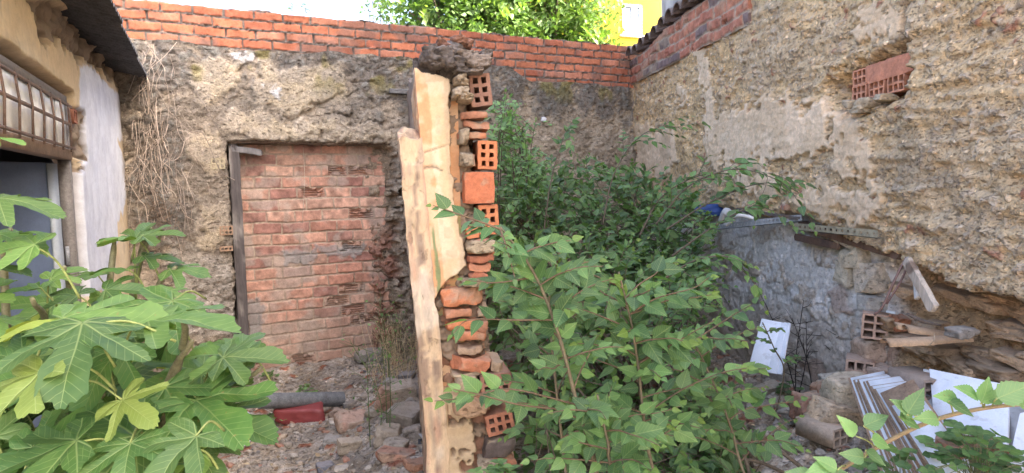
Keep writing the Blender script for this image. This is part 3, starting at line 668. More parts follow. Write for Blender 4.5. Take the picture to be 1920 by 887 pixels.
# ================================================================== RIGHT WALL
W = RIGHT
rw = thing('rammed_earth_wall', 'tall crumbling rammed earth wall with peeling plaster over a hollowed stone footing', 'wall', W.P(3, 0))
pW = lambda pts: W.poly(pts)
plas = [pW(p) for p in (((1322, 205), (1350, 235), (1400, 192), (1470, 188), (1545, 195), (1600, 228), (1585, 258), (1520, 262), (1512, 300), (1430, 306), (1330, 300)),
    ((1562, 248), (1625, 252), (1638, 322), (1600, 335), (1568, 305)), ((1195, 240), (1265, 238), (1272, 300), (1235, 335), (1195, 335)), ((1495, 372), (1540, 350), (1635, 356), (1652, 395), (1610, 425), (1560, 408)),
    ((1308, 95), (1328, 105), (1335, 150), (1316, 160)), ((1322, 160), (1338, 170), (1345, 240), (1325, 240)), ((1608, 45), (1640, 25), (1700, 45), (1640, 70), (1615, 70)), ((1345, 300), (1420, 310), (1500, 330), (1440, 375), (1380, 345)), ((1272, 165), (1290, 170), (1285, 205), (1270, 200)), ((1400, 225), (1560, 262), (1500, 300), (1400, 290)))]
cav = pW(((1545, 165), (1590, 128), (1700, 88), (1702, 105), (1705, 175), (1640, 196), (1585, 215), (1560, 200)))
edgep = np.array(pW(((1195, 395), (1320, 392), (1420, 396), (1500, 402), (1560, 430), (1650, 462), (1700, 492), (1800, 522), (1920, 545), (2200, 600))))
crack = np.array(pW(((1703, 0), (1700, 40), (1698, 100))))
def right_fn(S, Z):
    n1 = fbm(S, Z, 0, 1.6, 5, 101); n2 = fbm(S, Z, 0, 6, 5, 102); n3 = fbm(S, Z, 0, 26, 4, 103); tilt = Z + .05 * S
    st = fbm(S * .45, tilt * 2.6, 0, 3.4, 5, 104); st2 = fbm(S * .5, tilt * 2.2, 0, 11, 4, 109)
    wS = S + .03 * n3; wZ = Z + .03 * fbm(S, Z, 0, 20, 3, 107)
    a1, a2, r1, r2 = wor(wS, wZ, 22, 105, 1.35); b1, b2, q1, q2 = wor(wS, wZ, 50, 106, 1.25)
    peb = (r1 > .62) * ss(.46, .22, a1) ; peb2 = (q1 > .5) * ss(.48, .2, b1)
    near = ss(2.2, 4.2, S)
    h = .015 * n1 + .008 * n2 + .006 * n3 + (.007 + .009 * near) * st + (.006 + .009 * near) * st2 + peb * .013 * (.4 + r2) + peb2 * .006
    col = mx((.74, .51, .27), (.63, .43, .225), ss(-.4, .4, n1 + .5 * n2)); col = mx(col, (.56, .42, .27), ss(.1, .5, fbm(S, Z, 0, 3, 4, 110)) * .6)
    col = mx(col, (.58, .45, .29), near * .35)
    col = mx(col, np.stack([.24 + .42 * r2, .17 + .37 * r2, .11 + .31 * r2], -1), peb * .7); col = mx(col, np.stack([.24 + .4 * q2, .18 + .36 * q2, .13 + .3 * q2], -1), peb2 * .6)
    col = mx(col, (.40, .16, .09), peb * (r1 > .965) * .8)
    grey = ss(.15, .6, fbm(S, tilt * 2, 0, 2.2, 4, 111)) * near; col = mx(col, (.27, .225, .175), grey * .25)
    d = np.max([sdf(wS, wZ, p) for p in plas], 0) + .02; f = ss(-.004, .006, d + .05 * n2 + .035 * n3)
    hole = ss(.42, .55, fbm(S, Z, 0, 10, 3, 112)); f = f * (1 - hole * ss(.14, .04, d))
    h = h * (1 - .8 * f) + .020 * f + .003 * fbm(S * .6, Z, 0, 22, 3, 113) * f
    col = mx(col, mx((.70, .53, .36), (.62, .46, .30), ss(-.3, .3, n2 + .4 * n3)), f)
    cS = np.interp(Z, crack[::-1, 1], crack[::-1, 0]); g = np.exp(-((S - cS) / .012) ** 2) * (Z > crack[-1, 1] - .02); h = h - .05 * g; col = mx(col, (.2, .15, .1), g * .6)
    g = ss(-.05, .04, sdf(wS, wZ, cav)); h = h - .13 * g
    # hollowed footing
    ze = np.interp(S, edgep[:, 0], edgep[:, 1]) + .035 * fbm(S, 0, 0, 3, 4, 115) + .02 * n3
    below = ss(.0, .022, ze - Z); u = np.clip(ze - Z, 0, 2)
    rec = .09 * ss(0, .3, S) + .17 * ss(3.8, 4.4, S); slope = ss(.1, 1.1, u) * (.03 + .34 * ss(3.8, 4.4, S))
    gs = ss(4.2, 3.95, S + .05 * n2)                                   # whitewashed part
    c1, c2, t1, t2 = wor(S + .04 * n2, Z + .03 * n2, 8.5, 116, 2.2); d1, d2, u1, u2 = wor(S + .03 * n2, Z + .02 * n3, 17, 118, 1.3); e1, e2, v1, v2 = wor(S + .04 * n2, Z + .05 * S + .02 * n2, 9.5, 117, 3.0)
    ckg = ss(0, .16, c2 - c1); ckd = ss(0, .22, e2 - e1)
    hg = .016 * (t1 - .4) * ckg - .008 * (1 - ckg) + .009 * (u1 - .4) * ss(0, .2, d2 - d1) + .008 * n3 + .012 * n2
    stony = ss(-.05, .25, fbm(S, Z, 0, 2.5, 3, 119) + ss(.35, .6, u) * .4)
    hd = stony * (.07 * (v1 - .3) * ckd - .02 * (1 - ckd)) + .018 * n2 + .010 * n3
    hb = -rec + slope + gs * hg * .6 + (1 - gs) * hd
    wash = mx((.74, .71, .68), (.62, .59, .55), ss(-.3, .4, n2)); wash = mx(wash, (.44, .35, .265), np.maximum(ss(.6, .75, t1) * ss(-.1, .2, n3 + n2) * .75, ss(.55, .85, u + .2 * n1) * .7)); wash = mx(wash, (.42, .38, .34), (1 - ckg) * .35)
    wash = mx(wash, (.34, .20, .14), (t2 > .9) * .5 * ckg)
    dirt = mx((.50, .33, .18), (.40, .25, .14), ss(-.3, .4, n1 + .4 * n3)); dirt = mx(dirt, np.stack([.36 + .2 * v2, .24 + .16 * v2, .15 + .13 * v2], -1), stony * ckd * .7); dirt = mx(dirt, (.16, .10, .065), stony * (1 - ckd) * .6)
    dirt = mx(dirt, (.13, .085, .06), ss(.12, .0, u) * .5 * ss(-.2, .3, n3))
    h = h * (1 - below) + hb * below; col = mx(col, mx(dirt, wash, gs), below)
    return h, col, f * (1 - below) * .95 + below * gs * .55
s0r = .0; s1r = W.L + 1.4
A = field(W, s0r, 5.9, .1, 2.68, .0085, right_fn, thick=.55, off=0)
A.build('rammed_earth', M['earth'], rw)
A = field(W, 5.9, s1r, -.1, 4.2, .06, right_fn, thick=.55, off=0); A.build('rammed_earth', M['earth'], rw)
# above 2.68: the wall climbs towards the viewer behind the brick courses
def up_fn(S, Z): return right_fn(S, Z)
br_bot = W.sz(1500, 8)[0]
sBr = W.sz(1520, 0)[0]
A = field(W, 2.6, 5.9, 2.68, 4.2, .02, right_fn, thick=.55); A.build('rammed_earth', M['earth'], rw)
def rb_fn(S, Z):
    m, r, r2, u, v, row, hv, hu = courses(S, Z, 2.66, .088, .245, .014, 130, .014)
    n = fbm(S, Z, 0, 20, 4, 131); nl = fbm(S, Z, 0, 3, 3, 132)
    brick = mx((.48, .20, .12), (.37, .14, .09), r); brick = mx(brick, (.15, .12, .115), (r2 > .66) * .85); brick = brick * (.9 + .25 * n)[..., None]
    col = mx((.36, .29, .22), brick, m); holes = (r2 < .14) * (np.abs(((u / .04) % 1) - .5) < .28) * (np.abs(((v / .044) % 1) - .5) < .26) * (u < .12) * m
    col = mx(col, (.05, .03, .02), holes * .8)
    ero = ss(.1, .5, nl + .4 * n); col = mx(col, (.33, .25, .17), ero * .5)
    return m * .014 + .02 * (r - .5) * m + .006 * n + .012 * nl - .03 * holes, col
A = field(W, -.05, 2.75, 2.655, 2.925, .009, rb_fn, thick=.2, off=.02, top=lambda S: 2.925 + .10 * ss(.2, 1.6, S)); A.build('brick_course', M['brickwork'], rw)
# mini patch of hollow bricks in the cavity
frW = frame(W.u, -W.n, Y3)
def rhollow(px, py, w, h, nx, ny, col, ang=0, seed=0, out=-.02, l=.14):
    A = Acc(); B = hollow(w, h, l, nx, ny, .009, jit=.0012, seed=seed); xf(B, frW @ rot(0, ang, 0), W.px(px, py) + W.n * (out - l / 2), A, col); return A.build('hollow_brick', M['clay'], rw, smooth=False)
for k, (a, b, w_, h_, nx, ny) in enumerate(((1604, 175, .115, .085, 3, 2), (1636, 166, .12, .085, 3, 2), (1672, 156, .12, .085, 3, 2), (1605, 145, .115, .085, 3, 2))): rhollow(a, b, w_, h_, nx, ny, (.50, .23, .14), -2, 140 + k)
A = Acc(); V, F = rbox((.36, .12, .095), 40, .003, 30, 9); A.add(V @ (frW @ rot(0, -2, 0)).T + W.px(1660, 128) + W.n * -.075, F, (.48, .21, .13)); A.build('solid_brick', M['clay'], rw)
for k, (a, b, sx, sz_) in enumerate(((1625, 195, .12, .05), (1660, 183, .09, .04), (1600, 196, .05, .05), (1618, 205, .1, .04))):
    A = Acc(); V, F = rock((sx, .09, sz_), 150 + k); A.add(V @ frW.T + W.px(a, b) + W.n * .0, F, (.45, .36, .25)); A.build('mortar_lump', M['stone'], rw)
# curved roof tiles along the wall head
for k in range(13):
    s = .02 + k * .205; A = Acc(); th = np.linspace(0, math.pi, 13); L = np.linspace(0, .42, 6); zb = 2.945 + .10 * ss(.2, 1.6, np.array(s)) + random.Random(k).uniform(-.01, .014)
    tt, ll = np.meshgrid(th, L); rr = .098 - .02 * ll / .42; ja = random.Random(k + 9).uniform(-.05, .05)
    for ins_ in (0, .014):
        r2 = rr - ins_; V = W.O + W.u * (s + .102 - np.cos(tt) * r2 + ja * ll)[..., None] + W.n * (.10 - ll)[..., None] + Y3 * (zb + np.sin(tt) * r2 * .85 + ll * .22)[..., None]
        f = grid_faces(6, 13); A.add(V.reshape(-1, 3), f if not ins_ else f[:, ::-1], (.17, .13, .115))
    a = np.arange(12); A.add(np.concatenate([A.V[0][:13], A.V[1][:13]]), np.stack([a, a + 1, a + 14, a + 13], 1), (.17, .13, .115))
    A.build('roof_tile', M['stone'], rw)
# big pale footing stones
for k, (a, b, sx, sz_, an, cc) in enumerate(((1624, 484, .19, .115, -8, (.62, .52, .38)), (1606, 512, .15, .12, 8, (.56, .49, .38)), (1650, 520, .15, .15, -14, (.60, .51, .40)), (1612, 452, .24, .045, 10, (.54, .45, .33)), (1655, 568, .12, .09, 0, (.48, .45, .41)))):
    A = Acc(); V, F = rbox((sx, .16, sz_), 26, .010, 10, 160 + k, .3); A.add(V @ (frW @ rot(0, an, 0)).T + W.px(a, b, -.14) + W.n * .03, F, cc); A.build('footing_stone', M['stone'], rw)
# flat layered stones sticking out of the eroded footing
for k in range(34):
    rr = random.Random(k + 300); px = rr.uniform(1690, 2050); py = rr.uniform(600, 700) if k % 3 else rr.uniform(545, 600)
    if px < 1760 and py > 660: continue
    A = Acc(); V, F = rock((rr.uniform(.12, .34), .2, rr.uniform(.03, .06)), 170 + k, amp=.07); a_, z_ = W.sz(px, py, -.2)
    h_, _c, _m = right_fn(np.array([[a_]]), np.array([[z_]])); A.add(V @ (frW @ rot(rr.uniform(-6, 6), rr.uniform(-4, 12), rr.uniform(-10, 10))).T + W.P(a_, z_, float(h_[0, 0]) - .02), F, np.array((.50, .34, .21)) * rr.uniform(.8, 1.25)); A.build('footing_stone', M['stone'], rw)

# ================================================================== LEFT HOUSE
W = LEFT
lh = thing('outhouse', 'low outhouse with peeling cream plaster, barred window over a dark doorway and corrugated roof', 'outhouse', W.P(2, 0))
pL = lambda pts: W.poly(pts)
dw = pL(((-60, 130), (116, 190), (120, 292), (136, 620), (-60, 620)))
da, dz_ = W.sz(117, 195); db_, dzb = W.sz(128, 420)
sOpen0 = W.sz(150, 300)[0]; zOpen = W.sz(147, 176)[1]; FD = .05; sFr = W.sz(122, 300, -FD)[0]; zFr = W.sz(115, 186, -FD)[1]; print('OPEN', sOpen0, zOpen, sFr, zFr)
blue = [pL(p) for p in (((150, 125), (175, 128), (207, 165), (222, 175), (238, 190), (238, 262), (222, 268), (232, 300), (236, 370), (222, 420), (212, 540), (150, 560), (150, 330), (160, 300), (148, 200)), ((128, 325), (160, 320), (160, 560), (135, 560)))]
brk = [pL(p) for p in (((60, 120), (118, 185), (160, 210), (165, 300), (128, 345), (118, 300), (112, 190), (0, 118), (0, 95)), ((30, 0), (60, 20), (75, 60), (95, 70), (150, 120), (240, 170), (262, 200), (290, 120), (100, 0)))]
def left_fn(S, Z):
    n1 = fbm(S, Z, 5, 2.5, 4, 201); n2 = fbm(S, Z, 5, 10, 4, 202); n3 = fbm(S, Z, 5, 35, 3, 203); wS = S + .02 * n2; wZ = Z + .02 * n2 + .01 * n3
    h = .006 * n1 + .0025 * n2; col = mx((.68, .54, .34), (.74, .62, .43), ss(-.3, .4, n1 + .3 * n2)); col = mx(col, (.36, .26, .16), ss(.3, .6, n2 + .3 * n1) * .3)
    d = np.max([sdf(wS, wZ, p) for p in blue], 0); f = ss(-.004, .006, d + .012 * n2); col = mx(col, mx((.76, .79, .85), (.68, .71, .78), ss(-.3, .4, n2)), f); h = h + f * .003
    d = np.max([sdf(wS, wZ, p) for p in brk], 0); f = ss(-.006, .010, d + .03 * n2 + .015 * n3); h = h - f * (.035 - .03 * n2 - .012 * n3); col = mx(col, mx((.20, .15, .105), (.30, .235, .17), ss(-.2, .3, n2 + .4 * n3)), f)
    cr = ss(.25, .0, S) * ss(-.5, .1, n2 + .3); col = mx(col, (.36, .28, .2), cr * .6)
    hole = ss(-.01, .015, sdf(wS, wZ, pL(((70, 47), (92, 60), (96, 85), (75, 76))))); h = h - .08 * hole; col = mx(col, (.06, .045, .035), hole)
    e = .004 * n2; o = ss(0, .012, np.minimum(S - sOpen0 + e - .0, zOpen - Z + e)); h = h - .07 * o; col = mx(col, (.27, .21, .155), o * .9)
    return h, col
dS = sOpen0 + .03; dZ = zOpen - .06
sFr = max(sFr, dS); zFr = min(zFr, dZ)
A = field(W, -.05, W.L, -.1, 2.5, .0125, left_fn, thick=.22, keep=lambda S, Z: ~((S > dS) & (Z < dZ)), top=lambda S: 2.50 + .02 * fbm(S, 0, 0, 6, 2, 2))
A.build('plastered_wall', M['plaster'], lh)
# room behind the opening
iw = lambda s, z, d: W.P(s, z, -d)
def quad(A, a, b, c, d, col): A.add(np.array([a, b, c, d]), np.array([[0, 1, 2, 3]]), col)
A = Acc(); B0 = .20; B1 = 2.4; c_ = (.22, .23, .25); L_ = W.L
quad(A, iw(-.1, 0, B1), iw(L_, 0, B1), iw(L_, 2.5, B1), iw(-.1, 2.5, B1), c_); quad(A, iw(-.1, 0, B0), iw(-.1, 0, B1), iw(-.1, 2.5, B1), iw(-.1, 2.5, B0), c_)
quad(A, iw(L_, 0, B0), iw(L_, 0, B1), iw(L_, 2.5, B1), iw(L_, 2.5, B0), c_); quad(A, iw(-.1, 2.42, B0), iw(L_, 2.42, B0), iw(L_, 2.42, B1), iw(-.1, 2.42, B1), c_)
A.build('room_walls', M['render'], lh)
# frame, transom with grille, white panes
fr = frame(W.u, W.n, Y3); zt0 = W.sz(118, 290, -FD)[1]; fz1 = zFr
def bar(A, s0, z0, s1, z1, d, wd, th, col):
    c = (iw(s0, z0, d) + iw(s1, z1, d)) / 2; L = math.hypot(s1 - s0, z1 - z0); ang = math.degrees(math.atan2(z1 - z0, s1 - s0)); V, F = box((0, 0, 0), (L, th, wd)); A.add(V @ (fr @ rot(0, -ang, 0)).T + c, F, col)
sE = W.L - .05
A = Acc(); rust = (.17, .11, .085)
bar(A, sFr, fz1, sE, fz1, FD, .045, .05, (.15, .135, .13)); bar(A, sFr + .02, 0, sFr + .02, fz1, FD, .045, .05, (.18, .165, .155)); bar(A, sFr, zt0 + .0, sE, zt0, FD, .05, .06, (.30, .20, .13)); fo = A.build('transom_frame', M['metal'], lh)
A = Acc(); zm = (zt0 + fz1) / 2 + .01
bar(A, sFr, zm, sE, zm, FD - .045, .014, .006, rust); bar(A, sFr, fz1 - .03, sE, fz1 - .03, FD - .045, .012, .006, rust); bar(A, sFr, zt0 + .03, sE, zt0 + .03, FD - .045, .012, .006, rust)
for k in range(22):
    s = sFr + .10 + k * .19
    if s > sE: break
    V, F = tube([iw(s, zt0 + .01, FD - .045), iw(s - .012, zm, FD - .05), iw(s + .008, fz1 - .02, FD - .045)], .0045, 6); A.add(V, F, rust)
A.build('window_grille', M['metal'], fo)
A = Acc(); k = 0; s = sFr + .05
while s < sE:
    V, F = box((0, 0, 0), (.20, .006, fz1 - zt0 - .03)); A.add(V @ fr.T + iw(s + .1, (fz1 + zt0) / 2, FD - .018 + .004 * (k % 2)), F, (.88, .89, .87)); s += .212; k += 1
A.build('white_pane', M['paint'], fo)
# blue door leaf swung into the room
ang = R(40); dv = W.u * math.cos(ang) - W.n * math.sin(ang); hinge = iw(sFr + .05, 0, FD + .04); A = Acc(); V, F = box((.46, 0, (zt0 - .03) / 2), (.90, .035, zt0 - .05)); A.add(V @ frame(dv, np.cross(Y3, dv), Y3).T + hinge, F, (.12, .16, .24))
dr = A.build('door', M['paint'], lh, mods=.004)
A = Acc(); V, F = box((.03, .022, (zt0 - .03) / 2), (.05, .012, zt0 - .06)); A.add(V @ frame(dv, np.cross(Y3, dv), Y3).T + hinge, F, (.32, .36, .40)); A.build('door_stile', M['paint'], dr)
for z in (.4, 1.25):
    A = Acc(); V, F = tube([hinge + Y3 * z + W.n * .03, hinge + Y3 * (z + .09) + W.n * .03], .009, 8); A.add(V, F, (.4, .42, .45)); A.build('hinge', M['metal'], dr)
# corrugated roof: waves run out over the wall
uu = np.arange(-.12, W.L + .1, .008); tt = np.linspace(0, 1, 26); U_, T_ = np.meshgrid(uu, tt); pitch = .085
ev = .20 + .012 * np.floor((U_) / .9)
nout = ev * (1 - T_) - 2.5 * T_; z = 2.50 + .012 * np.sin(U_ / pitch * 2 * math.pi) + .22 * (.2 - nout) * .9 - .018 - .02 * ss(.6, 1, T_) + .02 * np.floor(U_ / .9) * .3
V = W.O + U_[..., None] * W.u + nout[..., None] * W.n; V[..., 2] = z; V2 = V.copy(); V2[..., 2] -= .007
n_, m_ = len(tt), len(uu); A = Acc(); f = grid_faces(n_, m_); col = (.085, .085, .09); A.add(V.reshape(-1, 3), f[:, ::-1], col); A.add(V2.reshape(-1, 3), f, col)
j = np.arange(m_ - 1); A.add(np.concatenate([V[0], V2[0]]), np.stack([j, j + 1, j + 1 + m_, j + m_], 1), (.22, .22, .22))
A.build('corrugated_roof', M['roofing'], lh)
A = Acc()
for k in range(4):
    V, F = box((0, 0, 0), (W.L + .1, .06, .05)); A.add(V @ fr.T + iw(W.L / 2, 2.445 + .2 * (.2 + .1 + k * .5) * .9 + .0, .1 + k * .5), F, (.10, .07, .05))
A.build('roof_batten', M['wood'], lh)
brickpiece(W, 146, 218, .10, .07, 2, 1, 'hollow_brick', lh, (.40, .17, .11), 0, 5, out=-.01)

# ================================================================== NEIGHBOURING BUILDINGS
nb = thing('neighbouring_house', 'weathered grey rendered side wall of a tall house rising behind the tiled earth wall', 'house', (4, 4, 0))
def slab(A, P4, z0, z1, col):
    P = [np.array([x, y, 0.0]) for x, y in P4]; n = len(P); V = np.array([p + Y3 * z0 for p in P] + [p + Y3 * z1 for p in P]); F4 = np.array([[i, (i + 1) % n, (i + 1) % n + n, i + n] for i in range(n)]); A.add(V, [F4, np.array([range(n)])[:, ::-1], np.array([range(n)]) + n], col)
W = RIGHT; a0 = W.P(.30, 0, -.16); a1 = W.P(9.5, 0, -.16); A = Acc()
def nb_fn(S, Z):
    n1 = fbm(S, Z, 0, 2, 5, 231); n2 = fbm(S, Z, 0, 12, 4, 232)
    col = mx((.42, .41, .40), (.30, .295, .29), ss(-.2, .5, n1 + .3 * n2)); col = mx(col, (.16, .155, .15), ss(.25, .6, fbm(S * 1.5, Z * .4, 0, 3, 4, 233)) * .5); return .006 * n1 + .003 * n2, col
B = field(W, .32, 9.5, 2.9, 7.3, .04, nb_fn, thick=.05, off=-.20); B.build('rendered_wall', M['render'], nb)
A = Acc(); slab(A, [W.P(.32, 0, -.62)[:2], W.P(9.5, 0, -.62)[:2], W.P(9.5, 0, -7)[:2], W.P(.32, 0, -7)[:2]], 0, 7.25, (.40, .39, .38)); A.build('house_block', M['render'], nb)
A = Acc(); slab(A, [W.P(.2, 0, -.0)[:2], W.P(9.6, 0, -.0)[:2], W.P(9.6, 0, -7.2)[:2], W.P(.2, 0, -7.2)[:2]], 7.28, 7.42, (.30, .14, .1)); A.build('roof', M['clay'], nb)

# yellow apartment block, far behind
yb = thing('apartment_block', 'sunny yellow apartment block with a white framed window behind the trees', 'apartment block', (7, 26, 0))
Yw = Wall((2.0, 25.0), (14.0, 29.5)); A = Acc(); slab(A, [Yw.P(0, 0)[:2], Yw.P(14, 0)[:2], Yw.P(14, 0, -9)[:2], Yw.P(0, 0, -9)[:2]], 0, 16, (.42, .30, .035)); A.build('yellow_wall', M['render'], yb)
frY = frame(Yw.u, Yw.n, Y3)
def ywin(s, z, w_=.75, h_=1.05):
    A = Acc(); t = .08
    for (cx, cz, a, b) in ((0, h_ / 2, w_ + t, t), (0, -h_ / 2, w_ + t, t), (-w_ / 2, 0, t, h_), (w_ / 2, 0, t, h_), (0, 0, .05, h_)):
        V, F = box((cx, .03, cz), (a, .09, b)); A.add(V @ frY.T + Yw.P(s, z), F, (.7, .7, .7))
    V, F = box((0, .06, -h_ / 2 - .08), (w_ + .3, .16, .07)); A.add(V @ frY.T + Yw.P(s, z), F, (.7, .68, .62)); o = A.build('window', M['paint'], yb)
    A = Acc(); V, F = box((0, .012, 0), (w_ - .02, .02, h_ - .02)); A.add(V @ frY.T + Yw.P(s, z), F, (.10, .13, .17)); A.build('pane', M['panel'], o)
    A = Acc(); V, F = box((0, .03, -h_ * .22), (w_ - .1, .01, h_ * .5)); A.add(V @ frY.T + Yw.P(s, z), F, (.3, .3, .32)); A.build('curtain', M['panel'], o)
ws, wz = Yw.sz(1184, 38)
for i in range(-1, 5):
    for j in range(-2, 4):
        s = ws + i * 2.6; z = wz + j * 2.9
        if .5 < s < 13.5 and .8 < z < 15.2: ywin(s, z)

# ================================================================== LEAF TOOLS
def ovate(m=8, wmax=.36, serr=0.0, fold=.12, droop=.12, sharp=.8):
    t = np.linspace(0, 1, m + 1); wd = wmax * 1.18 * np.sin(math.pi * t ** (sharp * .82)) ** .95 * (1 - .3 * t); wd[0] = .01; wd[-1] = .004
    if serr: wd = wd * (1 + serr * np.where(np.arange(m + 1) % 2, 1, -1))
    z = -droop * t ** 2
    Lf = np.stack([-wd, t + .04 * (serr > 0), z + fold * wd], 1); Md = np.stack([0 * t, t, z], 1); Rt = np.stack([wd, t + .04 * (serr > 0), z + fold * wd], 1)
    V = np.concatenate([Lf, Md, Rt]); i = np.arange(m); k = m + 1
    F = np.concatenate([np.stack([i, i + k, i + k + 1, i + 1], 1), np.stack([i + k, i + 2 * k, i + 2 * k + 1, i + k + 1], 1)])
    return V, F, V[:, :2].copy()
def figleaf(rng):
    half = [(.03, -.05), (.12, -.12), (.30, -.17), (.46, -.10), (.53, .0), (.44, .10), (.33, .135), (.25, .145), (.38, .225), (.56, .32), (.66, .43), (.63, .53), (.53, .575), (.41, .51), (.27, .415), (.155, .365), (.168, .46), (.215, .60), (.235, .73), (.20, .87), (.09, .97)]
    half = [(x * rng.uniform(.92, 1.08), y * rng.uniform(.95, 1.06)) for x, y in half]
    left = [(-x * rng.uniform(.93, 1.07), y * rng.uniform(.96, 1.04)) for x, y in half]
    P = np.array([(0, -.01)] + half + [(0, 1.03)] + left[::-1] + [(0, -.01)]); P = np.c_[P, np.zeros(len(P))]
    Q = spline(P, 4)[:-1, :2]; n = len(Q); ang = np.arange(n)
    Q = Q * (1 + .022 * np.sin(ang * 1.9 + rng.uniform(0, 6)) * (np.hypot(Q[:, 0], Q[:, 1]) > .25))[:, None]
    rings = [0.001, .15, .32, .5, .68, .85, 1.0]; V = []
    for r_ in rings: V.append(Q * r_)
    V = np.concatenate(V); x, y = V[:, 0], V[:, 1]; d = np.full(len(V), 9.0)
    for a in (0, 52, -52, 92, -92, 128, -128):
        dx, dy = math.sin(R(a)), math.cos(R(a)); al = x * dx + y * dy; d = np.where(al > 0, np.minimum(d, np.abs(x * dy - y * dx)), d)
    rr = np.hypot(x, y); d = np.minimum(d, .3)
    z = rng.uniform(.22, .42) * d - rng.uniform(.05, .34) * rr ** 2 + .05 * fbm(x, y, rng.uniform(0, 50), 2.5, 2, 3) + rng.uniform(-.1, .12) * np.abs(x)
    j = np.arange(n); F = []
    for k in range(len(rings) - 1): F.append(np.stack([j + k * n, j + (k + 1) * n, (j + 1) % n + (k + 1) * n, (j + 1) % n + k * n], 1))
    return np.stack([x, y, z], 1), np.concatenate(F), V.copy()
def put(A, tpl, pos, yd, up, sc, rnd):
    "many copies of one leaf: base at pos, tip along yd, face towards up"
    V, F, UV = tpl; pos = np.asarray(pos, float).reshape(-1, 3); n = len(pos)
    yd = np.asarray(yd, float).reshape(-1, 3); up = np.asarray(up, float).reshape(-1, 3); sc = np.broadcast_to(np.asarray(sc, float), (n,)); rnd = np.broadcast_to(np.asarray(rnd, float), (n,))
    yd = yd / np.maximum(np.linalg.norm(yd, axis=1), 1e-9)[:, None]; xd = np.cross(yd, up); xd /= np.maximum(np.linalg.norm(xd, axis=1), 1e-6)[:, None]; zd = np.cross(xd, yd)
    W_ = pos[:, None] + sc[:, None, None] * (V[None, :, 0:1] * xd[:, None] + V[None, :, 1:2] * yd[:, None] + V[None, :, 2:3] * zd[:, None])
    F_ = (F[None] + (np.arange(n) * len(V))[:, None, None]).reshape(-1, F.shape[1])
    A.add(W_.reshape(-1, 3), F_, uv=np.tile(UV, (n, 1)), rnd=np.repeat(rnd, len(V)))
NR = np.random.default_rng(7)
TOV = [ovate(8, .30, 0, .25, .12), ovate(8, .33, 0, .1, .28), ovate(8, .27, 0, .35, .05)]
TOVS = [ovate(17, .31, .07, .22, .10, .72), ovate(17, .34, .07, .1, .25, .72), ovate(17, .29, .06, .3, .02, .72)]
TLOW = [ovate(4, .32, 0, .25, .12), ovate(4, .28, 0, .1, .3)]
def sprig(leafA, woodA, P, r0, r1, n, ls, tpls, side=None, spread=.75, droop=.15, start=.12, up=None, rnd0=0.0, tipyoung=True, jitter=.25, col=(.16, .11, .07), k=5, taper=.55):
    "a twig along the polyline P with alternate leaves"
    S = spline(P, 6); L = np.linspace(r0, r1, len(S)); V, F = tube(S, L, k, cap=False)
    woodA.add(V, F, col)
    t = np.linspace(start, 1.0, n); idx = t * (len(S) - 1); i0 = np.minimum(idx.astype(int), len(S) - 2); fr_ = (idx - i0)[:, None]
    pos = S[i0] * (1 - fr_) + S[i0 + 1] * fr_; T = S[i0 + 1] - S[i0]; T /= np.maximum(np.linalg.norm(T, axis=1), 1e-9)[:, None]
    upv = np.array([0, -.35, 1.0]) if up is None else np.asarray(up, float)
    sd_ = np.cross(T, upv); sd_ /= np.maximum(np.linalg.norm(sd_, axis=1), 1e-6)[:, None]
    sg = np.where(np.arange(n) % 2, 1.0, -1.0)[:, None]
    sp = np.linspace(1, .25, n)[:, None] * spread
    yd = T * (1 - sp * .6) + sd_ * sg * sp + np.array([0, 0, -1.0]) * droop + NR.normal(size=(n, 3)) * jitter * .6
    un = upv + NR.normal(size=(n, 3)) * jitter * 1.3
    sc = ls * np.where(t < .2, .75, 1) * (1 - taper * ss(.6, 1.0, t)) * NR.uniform(.6, 1.28, n)
    rn = np.clip(NR.uniform(0, .84, n) + rnd0, 0, .84); 
    if tipyoung: rn = np.where((t > .86) & (NR.random(n) < .7), .95, rn)
    ti = NR.integers(0, len(tpls), n)
    for q in range(len(tpls)):
        m = ti == q
        if m.any(): put(leafA, tpls[q], pos[m] + yd[m] * .004, yd[m], un[m], sc[m], rn[m])
def arc(p, d, L, sag=.25, n=4, wob=.05):
    d = nrm(d); out = [np.array(p, float)]; 
    for i in range(1, n + 1):
        f = i / n; out.append(np.array(p) + d * L * f + np.array([0, 0, -1]) * sag * L * f * f + NR.normal(size=3) * wob * L * .3)
    return np.array(out)
Yc = np.array([0, -1.0, 0])

# ================================================================== FIG BUSH, LEFT FOREGROUND
figs = thing('fig_bush', 'fig bush with broad lobed leaves filling the lower left corner in front of the outhouse', 'fig bush', (-1.35, 1.75, 0))
LA = Acc(); WA = Acc(); rf = random.Random(5); nf = np.random.default_rng(11)
def fig1(px, py, D, size, tip, tilt, rnd=None, face=0.35, petiole=None):
    "leaf whose middle shows at px,py; tip = direction in the picture in degrees; tilt = how much the tip leans away (+) or to the viewer (-)"
    t = CR_ * math.cos(R(tip)) + np.array([0, 0, 1.0]) * math.sin(R(tip)) * .42 + np.array([0, 1, 0]) * (tilt * 1.2 + .25 * math.sin(R(tip)))
    u = np.array([0, 0, 1.0]) - np.array([0, 1.0, 0]) * face * .75 + nf.normal(size=3) * .13
    t = nrm(t); s = size * .92 * D / FPX; c = at(px, py, D); base = c - t * s * .42
    put(LA, figleaf(rf), [base], [t], [u], [s], [rf.uniform(0, .8) if rnd is None else rnd])
    # petiole runs back to the bush
    if petiole is not None: e = at(petiole[0], petiole[1], D + .12)
    else: e = base - t * s * .45 + np.array([-.02, .06, -.05 - .1 * rf.random()])
    V, F = tube(spline([base, (base + e) / 2 + np.array([0, 0, .02]), e], 5), np.linspace(.0016, .0026, 11), 5); WA.add(V, F, (.24, .28, .10))
